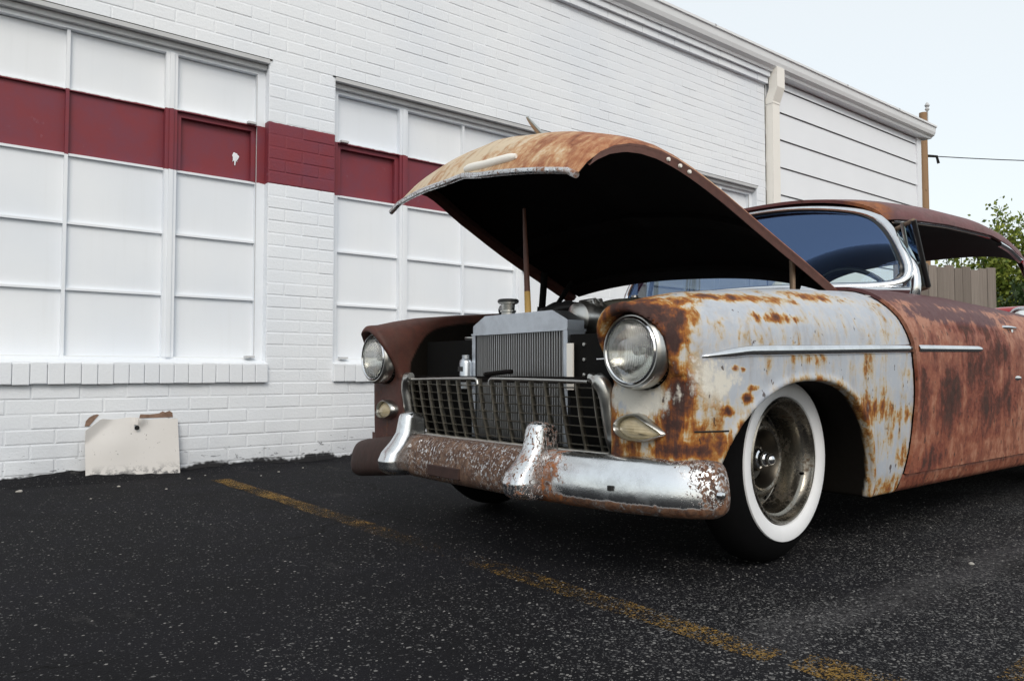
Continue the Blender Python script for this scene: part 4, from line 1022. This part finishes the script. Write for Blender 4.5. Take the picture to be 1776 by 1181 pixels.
# interior
box('dashboard', (3.02, YC - .68, .70), (3.28, YC + .68, .915), 'interior', car, bev=.03)
sw = empty('x', (0, 0, 0)); bpy.data.objects.remove(sw)
c0 = np.array([3.55, YC - .36, .905]); ax = Vector((.86, 0, .51)).normalized(); e1 = Vector((0, 1, 0)); e2 = ax.cross(e1)
pts = [c0 + .205*(math.cos(a)*np.array(e1) + math.sin(a)*np.array(e2)) for a in np.linspace(0, 6.2832, 41)]
st = tube('steering_wheel', pts, .011, 'black_plastic', car, 8); tube('wheel_spoke', [pts[0], pts[20]], .009, 'black_plastic', st, 6); tube('steering_column', [c0, c0 + np.array([-.3, 0, -.18])], .022, 'black_plastic', st, 8)
for nm, xa, zt_ in (('front_seat', 3.85, .82), ('rear_seat', 4.85, .80)):
    s1 = box(nm, (xa - .45, YC - .66, .36), (xa + .05, YC + .66, .52), 'interior', car, bev=.04); box('seat_back', (xa, YC - .66, .40), (xa + .16, YC + .66, zt_), 'interior', s1, bev=.05)
box('package_shelf', (5.02, YC - .68, .84), (5.5, YC + .68, .87), 'interior', car)
for s in (-1, 1): box('door_trim', (2.9, YC + s*.70, .32), (5.1, YC + s*.72, .885), 'interior', car)

# ---- raised hood
HS = np.array([  # closed-hood stations: x, centre z, half width, edge z
 (2.744, 1.100, .725, .955), (2.62, 1.088, .722, .940), (2.50, 1.072, .716, .926), (2.38, 1.055, .710, .910), (2.25, 1.038, .702, .895), (2.15, 1.024, .694, .886), (2.05, 1.010, .684, .878), (1.97, .998, .674, .870), (1.90, .984, .660, .864), (1.84, .968, .644, .858), (1.78, .946, .624, .848), (1.73, .920, .602, .832), (1.69, .890, .582, .810), (1.655, .846, .562, .776), (1.63, .790, .546, .734), (1.612, .716, .532, .682), (1.605, .634, .520, .630)])
TH, ROLL = R(30.0), math.tan(R(3.8)); PX, PZ = 2.744, .945
def hood_pt(si, t, drop=0.0):
    i = min(int(si), len(HS)-2); u = si - i; x, zc, w, ze = HS[i]*(1-u) + HS[i+1]*u
    a = abs(t); z = ze + (zc - ze)*(1 - a**2.3)**.92 + .012*math.exp(-(t/.12)**2)*sstep((si - 1)/3) - drop
    nose = sstep((2.2 - x)/.6); x = x - .060*nose*(1 - a**2) + .05*(1 - a**2)*sstep((x - 2.3)/.45)
    if a > .93: z -= .012*((a - .93)/.07)**2
    dx, dz = x - PX, z - PZ; X = PX + dx*math.cos(TH) + dz*math.sin(TH); Z = PZ - dx*math.sin(TH) + dz*math.cos(TH); Y = YC + t*w
    return (X, Y, Z + (Y - YC)*ROLL)
tt = np.sin(np.linspace(-math.pi/2, math.pi/2, 45)); ss = np.linspace(0, len(HS)-1, 65)
P = np.array([[hood_pt(s, t) for t in tt] for s in ss])
def hood_mask(V):
    x, y, z = V.T; m = np.zeros((len(V), 3)); n = (x < 1.95)
    m[:, 0] = .30 + .22*sstep((2.05 - y)/.35) - .34*sstep((1.90 - x)/.2)*sstep((y - 1.85)/.35); m[:, 1] = .35*sstep((x - 2.05)/.25) + .16*np.exp(-((y - 1.70)/.08)**2)*(x > 1.78); return m
v, f = grid_vf(P); n1 = np.cross(P[1, 22] - P[0, 22], P[0, 23] - P[0, 22])
if n1[2] < 0: f = [tuple(reversed(q)) for q in f]
hood = mesh('hood', v, f, 'hood_paint', car, smooth=True, mask=hood_mask); hood['label'] = 'raised orange rusted hood with shade-black underside'
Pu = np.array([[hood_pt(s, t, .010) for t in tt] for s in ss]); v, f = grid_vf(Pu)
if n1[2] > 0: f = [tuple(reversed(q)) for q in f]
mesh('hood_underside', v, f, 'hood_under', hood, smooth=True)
# rolled side flanges and cross braces
for s in (-1, 1):
    P = [[hood_pt(a, s*1.0), hood_pt(a, s*.998, .035), hood_pt(a, s*.955, .040), hood_pt(a, s*.95, .022)] for a in np.linspace(0, 14.5, 50)]
    v, f = grid_vf(P); mesh('hood_flange', v, f, 'flange_rust', hood)
    for a in (9.5, 8.8, 8.2):
        p = np.array(hood_pt(a, s*.999, .018)); lathe('flange_bolt', [(.0001, .007), (.006, .006), (.007, 0)], p, 'cream_metal', hood, 'y', s, 10)
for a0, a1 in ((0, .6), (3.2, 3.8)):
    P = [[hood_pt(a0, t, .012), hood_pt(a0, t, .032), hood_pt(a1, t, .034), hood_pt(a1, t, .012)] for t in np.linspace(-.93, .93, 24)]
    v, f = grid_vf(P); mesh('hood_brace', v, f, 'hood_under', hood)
# front lip moulding
lp = [np.array(hood_pt(15.9, t)) for t in np.linspace(-1, 1, 33)]
lp = [np.array(p) + np.array([-.012, 0, -.006]) for p in lp]
lp = [lp[0] + (lp[0]-lp[1])*.2] + lp + [lp[-1] + (lp[-1]-lp[-2])*.9]
def lip_mask(V):
    m = np.zeros((len(V), 3)); y = V[:, 1]; m[:, 0] = .48*sstep((1.90 - y)/.12) + .42*sstep((y - 2.42)/.15); m[:, 1] = .4; m[:, 2] = .5; return m
v, f = tube_vf(np.array(lp), np.array([.0105]*len(lp)), 10, True, 1.0); mesh('hood_lip', v, f, 'bumper_chrome', hood, smooth=True, auto=50, mask=lip_mask)
# emblem bar and jet ornament
def on_hood(si, t, h=0.0):
    p = np.array(hood_pt(si, t)); a = np.array(hood_pt(si+.15, t)) - np.array(hood_pt(si-.15, t)); b = np.array(hood_pt(si, t+.02)) - np.array(hood_pt(si, t-.02)); n = np.cross(b, a); n /= np.linalg.norm(n)
    if n[2] < 0: n = -n
    return p + n*h
ep = [on_hood(15.62 - .50*u, .03 - .47*u, .006) for u in np.linspace(0, 1, 14)]
v, f = tube_vf(np.array(ep), np.interp(np.linspace(0, 1, 14), [0, .06, .9, 1], [.010, .0145, .0145, .008]), 8, True, .8); em = mesh('hood_emblem', v, f, 'cream_metal', hood, smooth=True, auto=50)
ot = [on_hood(s, 0, h) for s, h in ((6.2, .004), (7.6, .016), (8.8, .026), (9.6, .042), (10.2, .062), (10.8, .085))]
tube('hood_ornament', smoothpath(ot, 16), np.interp(np.linspace(0, 1, 16), [0, .3, .6, .9, 1], [.008, .016, .015, .011, .005]), 'dull_chrome', hood, 10, flat=.8)
for s in (-1, 1):
    w0 = on_hood(7.9, 0, .018); w1 = on_hood(6.9, s*.10, .014); tube('ornament_wing', [w0, w1], [.009, .003], 'dull_chrome', hood, 6)
# hinge arms
for s in (-1, 1):
    p = np.array(hood_pt(2.1, s*.93, .03)); tube('hinge_arm', [(p[0] - .015, YC + s*.675, .86), p], .017, 'lever_tan' if s < 0 else 'black', car, 8, flat=.6)
    p = np.array(hood_pt(1.0, s*.86, .03)); tube('hinge_arm', [(2.52, YC + s*.655, .86), p], .013, 'black', car, 8)

# ---- stick propping the hood: a thing of its own
pb, pt = np.array([1.822, 2.155, .823]), np.array([1.842, 2.20, 1.215])
stick = empty('prop_stick', pb, 'dark wooden stick with a yellow foot propping up the hood above the radiator', 'stick')
tube('shaft', [pb + (pt-pb)*.2, pb + (pt-pb)*.6, pt], [.0115, .0095, .006], 'wood_stick', stick, 10); tube('painted_foot', [pb, pb + (pt-pb)*.2], [.0125, .0118], 'stick_yellow', stick, 10)

# ------------------------------------------------------------------ loose sheet leaning on the wall
ps_ = empty('wall_patch_panel', (1.15, 4.92, 0), 'dented off-white sheet with a round hole leaning at the foot of the brick wall', 'panel')
nx_, nz_ = 34, 24; P = []
hole = (1.174, .283)
for i in range(nx_):
    row = []
    for j in range(nz_):
        x = .905 + .505*i/(nx_-1); tz = j/(nz_-1)
        ztop = .352 - .010*(x - .9) + .003*math.sin(x*40)
        if x < .985: ztop = .288 + (x - .905)*.80
        if x > 1.185: ztop -= .008 + .006*math.sin(x*31)
        z = .002 + .003*math.sin(x*17) + tz*(ztop - .012)
        y = 4.895 + .075*(z/.35)
        d = max(0, (z - .22) - (x - .905)*.9 + .02); y -= .34*d                       # bent upper left corner
        y -= .030*math.exp(-((x - 1.19)/.035)**2)*sstep((z - .27)/.06)*(1 if x > 1.178 else .15)   # lifted lip right of the tear
        y -= .012*math.exp(-((x - 1.05)/.12)**2 - ((z - .2)/.1)**2)
        row.append((x, y, z))
    P.append(row)
P = np.array(P); v, f, rim = solid_vf(P, .003)
keep = [q for q in f if not (np.linalg.norm(np.mean([v[k] for k in q], 0)[[0, 2]] - hole) < .010)]
def panel_mat():
    g = G('panel_paint'); p = g.pos(); n = g.noise(4, 4); sp = g.noise(45, 4, .7)
    col = g.mix(n, (0.62, 0.60, 0.575), (0.70, 0.69, 0.68)); col = g.mix(g.mul(g.mr(sp, .66, .70), .85), col, (0.08, 0.075, 0.07)); col = g.mix(g.mul(g.mr(g.xyz(p)[2], .0, .09, 1, 0), g.mr(g.noise(22, 4, .7), .45, .6)), col, (0.12, 0.12, 0.125)); g.bsdf(col, .6, 0, g.bump(g.noise(30, 4), .002, .5), .35); M['panel_paint'] = g.m
panel_mat()
mesh('sheet', v, keep + rim, 'panel_paint', ps_, smooth=True, auto=40)
a = np.linspace(0, 6.283, 17)[:-1]; mesh('hole', [(hole[0] + .0135*math.cos(t), 4.930, hole[1] + .0135*math.sin(t)) for t in a], [tuple(range(16))[::-1]], 'dark_gap', ps_)
def scar(pts): mesh('exposed_brick', [(x_, W - .0068, z_) for x_, z_ in pts], [tuple(range(len(pts)))], 'bare_brick', bld)
scar([(.912, .30), (.935, .30), (.97, .345), (.985, .362), (.975, .366), (.955, .362), (.935, .350), (.918, .330)])
scar([(1.20, .335), (1.39, .335), (1.386, .362), (1.37, .374), (1.345, .366), (1.33, .372), (1.31, .360), (1.26, .356), (1.205, .358)])

# ------------------------------------------------------------------ loose pebbles
def pebble(x, y, r, label, group=None):
    r *= .8; n = 6; V = []; F = []
    k1 = [random.uniform(.7, 1.2) for _ in range(n)]
    for lvl, (rr, zz) in enumerate(((.75, 0), (1.0, .35), (.8, .75), (.35, 1.0))):
        for k in range(n): a = 6.283*k/n; V.append((x + r*rr*k1[k]*math.cos(a), y + .8*r*rr*k1[k]*math.sin(a), r*.65*zz*random.uniform(.8, 1.15)))
    for l in range(3):
        for k in range(n): F.append((l*n+k, l*n+(k+1) % n, (l+1)*n+(k+1) % n, (l+1)*n+k))
    F.append(tuple(3*n+k for k in range(n)))
    return tag(mesh('pebble', V, F, 'pebble', None, base=(x, y, 0)), label, 'pebble', group)
pebble(.565, 4.66, .022, 'pale pebble on the tar near the left edge, largest by the wall')
pebble(1.30, .80, .011, 'pale flat pebble on the bare asphalt in front of the bumper')
pebble(2.70, 1.02, .014, 'tan pebble on the asphalt to the right of the whitewall tyre')
for x, y, r in ((1.00, 4.55, .012), (1.38, 4.62, .014), (1.17, 4.3, .009), (1.9, 4.6, .010), (1.75, 4.5, .008), (2.1, 4.7, .009), (.8, 4.2, .008), (1.5, 4.72, .008)):
    pebble(x, y, r, 'small pale pebble scattered on the dark tar along the brick wall', 'pebbles along the wall')

# ------------------------------------------------------------------ wooden fence behind the car
fn = empty('wooden_fence', (9.5, 3.7, 0), 'weathered grey plank fence seen through the car windows', 'fence')
A, B = np.array([8.55, 3.93]), np.array([10.05, 3.50]); L = np.linalg.norm(B - A); dirv = (B - A)/L; nrm = np.array([dirv[1], -dirv[0]])
k = 0; s = 0.0
while s < L - .05:
    wv = random.uniform(.125, .15); hgt = 1.80 + random.uniform(-.02, .025); o1 = random.uniform(-.004, .004)
    c0 = A + dirv*(s + .003); c1 = A + dirv*(s + wv - .003); th = nrm*.018; a0, a1 = c0 + nrm*o1, c1 + nrm*o1
    V = [(*a0, .03), (*a1, .03), (*a1, hgt), (*a0, hgt + random.uniform(-.006, .006)), (*(a0 - th), .03), (*(a1 - th), .03), (*(a1 - th), hgt), (*(a0 - th), hgt)]
    mesh('plank', V, [(0, 1, 2, 3), (5, 4, 7, 6), (4, 0, 3, 7), (1, 5, 6, 2), (3, 2, 6, 7)], 'fence_wood', fn, base=(a0[0], a0[1], 0)); s += wv
for zz in (.35, .95, 1.5):
    a0, a1 = A - nrm*.018, B - nrm*.018; b0, b1 = a0 - nrm*.04, a1 - nrm*.04; V = [(*a0, zz), (*a1, zz), (*a1, zz + .09), (*a0, zz + .09), (*b0, zz), (*b1, zz), (*b1, zz + .09), (*b0, zz + .09)]
    mesh('rail', V, [(0, 3, 2, 1), (4, 5, 6, 7), (0, 1, 5, 4), (3, 7, 6, 2)], 'fence_wood', fn)

# ------------------------------------------------------------------ red truck parked behind
rt_ = empty('red_truck', (8.9, 1.75, 0), 'glossy red pickup truck parked nose first behind the rusty car', 'truck')
def rbox(nm, lo, hi, mat='red_car_paint', bev=.06, parent=rt_): 
    o = box(nm, lo, hi, mat, parent, bev=bev, smooth=True, auto=60); return o
TY = 1.74
def truck_hood_f(x, q, z):
    zt = 1.205 - .10*np.maximum(0, (7.75 - x)/.4)**2 - .10*(np.abs(q)/.62)**3; d = smax(z - zt, np.abs(q) - .70, .10); d = smax(d, 7.36 - x + .0*z, .10); d = smax(d, x - 8.75, .02); return smax(d, .55 - z, .02)
def truck_fender_f(x, q, z):
    d = smax(z - (1.165 - .30*np.maximum(0, x - 7.9)**1.3), np.abs(q - .72) - .245, .18); d = smax(d, 7.33 - x, .16); d = smax(d, x - 9.0, .1); d = smax(d, .42 - z, .05)
    well = np.maximum(np.sqrt((x - 7.98)**2 + (z - .38)**2) - .45, .55 - q); return smax(d, -well, .02)
V, F = surface_nets(truck_hood_f, (7.28, -.8, .5), (8.82, .8, 1.28), .03); V = V.copy(); V[:, 1] += TY; mesh('truck_hood', V, F, 'red_car_paint', rt_, smooth=True)
V0, F0 = surface_nets(truck_fender_f, (7.25, .4, .36), (9.1, 1.05, 1.25), .03)
for s in (-1, 1):
    V = V0.copy(); V[:, 1] = TY + s*V0[:, 1]; mesh('truck_fender', V, F0 if s > 0 else F0[:, ::-1], 'red_car_paint', rt_, smooth=True)
    hy = TY + s*.60
    hr = lathe('truck_headlight', [(.112, .05), (.114, -.012), (.106, -.028), (.096, -.028), (.090, -.01)], (7.335, hy, 1.035), 'chrome', rt_, 'x', 1, 36, flip=False)
    lathe('truck_lens', [(.0001, -.03), (.05, -.024), (.092, -.008)], (7.335, hy, 1.035), 'reflector', hr, 'x', 1, 30, flip=False)
    lathe('truck_tyre', [(.20, .03), (.26, .0), (.32, .01), (.355, .05), (.355, .16), (.32, .2), (.2, .2)], (7.98, TY + s*.95, .355), 'rubber', rt_, 'y', -s, 40)
    lathe('truck_rim', [(.205, .03), (.19, .05), (.12, .06), (.08, .03), (.0001, .02)], (7.98, TY + s*.95, .355), 'chrome', rt_, 'y', -s, 30)
rbox('truck_cab', (8.75, TY - .86, .5), (10.1, TY + .86, 1.22)); rbox('truck_roof', (9.05, TY - .72, 1.70), (10.05, TY + .72, 1.82), bev=.05)
for s in (-1, 1):
    tube('cab_pillar', [(8.78, TY + s*.78, 1.2), (9.1, TY + s*.68, 1.74)], .035, 'red_car_paint', rt_, 8); tube('cab_pillar', [(10.05, TY + s*.78, 1.2), (10.0, TY + s*.68, 1.74)], .05, 'red_car_paint', rt_, 8)
mesh('truck_windshield', [(8.80, TY - .74, 1.2), (8.80, TY + .74, 1.2), (9.11, TY + .65, 1.73), (9.11, TY - .65, 1.73)], [(0, 1, 2, 3)], 'glass', rt_)
rbox('truck_bed', (10.12, TY - .84, .5), (12.2, TY + .84, 1.12)); rbox('truck_bumper', (7.18, TY - .9, .42), (7.27, TY + .9, .58), 'chrome', .03)
for k in range(6): rbox('grille_slat', (7.325, TY - .5, .66 + k*.062), (7.36, TY + .5, .69 + k*.062), 'chrome', .008)
box('grille_back', (7.365, TY - .52, .62), (7.40, TY + .52, 1.05), 'black', rt_)
for s in (-1, 1): lathe('truck_tyre', [(.20, .03), (.26, .0), (.32, .01), (.355, .05), (.355, .16), (.32, .2), (.2, .2)], (11.2, TY + s*.95, .355), 'rubber', rt_, 'y', -s, 30)

# ------------------------------------------------------------------ trees and shrubs
def tree(name, x, y, h, spread, nleaf, label, cat, group, mat='leaf', leafsz=.075, seed=0, low=.15):
    rg = random.Random(seed); root = empty(name, (x, y, 0), label, cat, group)
    limbs = []; trunk_top = np.array([x, y, h*.45]); 
    tube('trunk', smoothpath([(x, y, -.05), (x + rg.uniform(-.06, .06), y + rg.uniform(-.06, .06), h*.22), trunk_top], 8), np.linspace(.05, .028, 8)*h/3, 'bark', root, 8)
    lv = []; lf = []; tips = []
    for k in range(26):
        a = rg.uniform(0, 6.283); st = np.array([x, y, h*rg.uniform(low, .45)]); el = rg.uniform(.15, 1.25); ln = rg.uniform(.5, 1.0)*spread
        en = st + ln*np.array([math.cos(a)*math.cos(el), math.sin(a)*math.cos(el), math.sin(el)*2.3*h/(2.2*spread)]); en[2] = min(en[2], h*rg.uniform(.85, 1.02)); mid = (st + en)/2 + np.array([rg.uniform(-.1, .1), rg.uniform(-.1, .1), .08])
        pth = smoothpath([st, mid, en], 8); v, f = tube_vf(pth, np.linspace(.016, .004, 8), 5); b = len(lv); lv += list(v); lf += [[j + b for j in q] for q in f]; tips.append(pth)
    mesh('limbs', lv, lf, 'bark', root, smooth=True)
    r2 = np.random.default_rng(seed); V = np.zeros((nleaf*4, 3)); C = np.zeros((nleaf*4, 3)); F = np.arange(nleaf*4).reshape(-1, 4)
    for i in range(nleaf):
        pth = tips[r2.integers(len(tips))]; u = r2.random()**.6*7; j = min(int(u), 6); p = pth[j]*(1-u+j) + pth[j+1]*(u-j) + r2.normal(0, .085, 3)*(.6 + .35*h/3)
        d = r2.normal(0, 1, 3); d[2] -= .5; d /= np.linalg.norm(d); s = np.cross(d, r2.normal(0, 1, 3)); s /= np.linalg.norm(s); L_ = leafsz*r2.uniform(.6, 1.3); w_ = L_*.32
        V[i*4:i*4+4] = [p, p + d*L_*.5 + s*w_, p + d*L_, p + d*L_*.5 - s*w_]; C[i*4:i*4+4] = np.clip(r2.normal(.45, .28) , 0, 1)
    mesh('crown', V, F, mat, root, mask=C)
    return root
TG = 'trees beyond the fence'
tree('leafy_tree', 14.74, 4.70, 3.35, 1.15, 9500, 'tall bright green bushy tree at the right edge above the car roof', 'tree', TG, seed=3)
tree('leafy_tree', 14.42, 5.06, 3.3, .5, 3000, 'slender upright green tree with gaps of sky just left of the bushy one', 'tree', TG, seed=5)
tree('leafy_tree', 14.0, 5.45, 2.95, .7, 3200, 'low thin green sapling showing just over the roof beside the pole', 'tree', TG, seed=9)
tree('leafy_tree', 15.5, 3.0, 3.3, 1.4, 4200, 'green tree standing farther right beyond the frame edge', 'tree', TG, seed=12)
tree('leafy_shrub', 12.2, 3.65, 1.95, .9, 4200, 'dark green shrub filling the rear window right of the plank fence', 'shrub', 'shrubs beyond the fence', 'leaf_dark', seed=21, low=.05)
tree('leafy_shrub', 12.6, 2.75, 1.9, 1.0, 4200, 'dark green shrub above the red truck at the right edge', 'shrub', 'shrubs beyond the fence', 'leaf_dark', seed=23, low=.05)
tree('leafy_shrub', 11.6, 4.45, 1.9, .7, 2200, 'green shrub peeping over the top of the plank fence', 'shrub', 'shrubs beyond the fence', 'leaf', seed=27, low=.05)

# ------------------------------------------------------------------ utility pole and wires
up_ = empty('utility_pole', (29.2, 12.3, 0), 'bare wooden utility pole standing beyond the far corner of the building', 'pole')
px_, py_ = 29.2, 12.3
v, f = tube_vf([(px_, py_, -.2), (px_, py_, 5), (px_, py_, 10.0)], [.17, .15, .13], 14); mesh('post', v, f, 'pole_wood', up_, smooth=True, auto=50)
lathe('insulator', [(.0001, .55), (.05, .5), (.09, .42), (.05, .35), (.08, .28), (.03, .2), (.03, -.2)], (px_ + .12, py_ - .10, 9.85), 'grey_trim', up_, 'z', 1, 12, flip=False)
tube('insulator_bracket', [(px_, py_, 9.3), (px_ - .35, py_ + .28, 9.4)], .06, 'dark_gap', up_, 6)
tube('wire_clamp', [(px_ + .1, py_ - .1, 8.42), (px_ + .35, py_ - .3, 8.40), (px_ + .42, py_ - .33, 8.15)], .05, 'dark_gap', up_, 6)
def wire(a, b, sag, r, label):
    pts = [np.array(a)*(1-t) + np.array(b)*t - np.array([0, 0, sag*4*t*(1-t)]) for t in np.linspace(0, 1, 24)]
    v, f = tube_vf(pts, r, 5); tag(mesh('power_line', v, f, 'dark_gap', None, smooth=True, base=a), label, 'power line')
wire((px_ + .15, py_ - .12, 8.42), (px_ + 22, py_ - 19, 9.9), .9, .018, 'dark service wire running right from the middle of the utility pole')

# ------------------------------------------------------------------ render defaults
scene.render.engine = 'CYCLES'
scene.render.resolution_x, scene.render.resolution_y = 1024, 680
scene.cycles.max_bounces = 5; scene.cycles.diffuse_bounces = 3; scene.cycles.glossy_bounces = 3; scene.cycles.transmission_bounces = 3; scene.cycles.transparent_max_bounces = 8
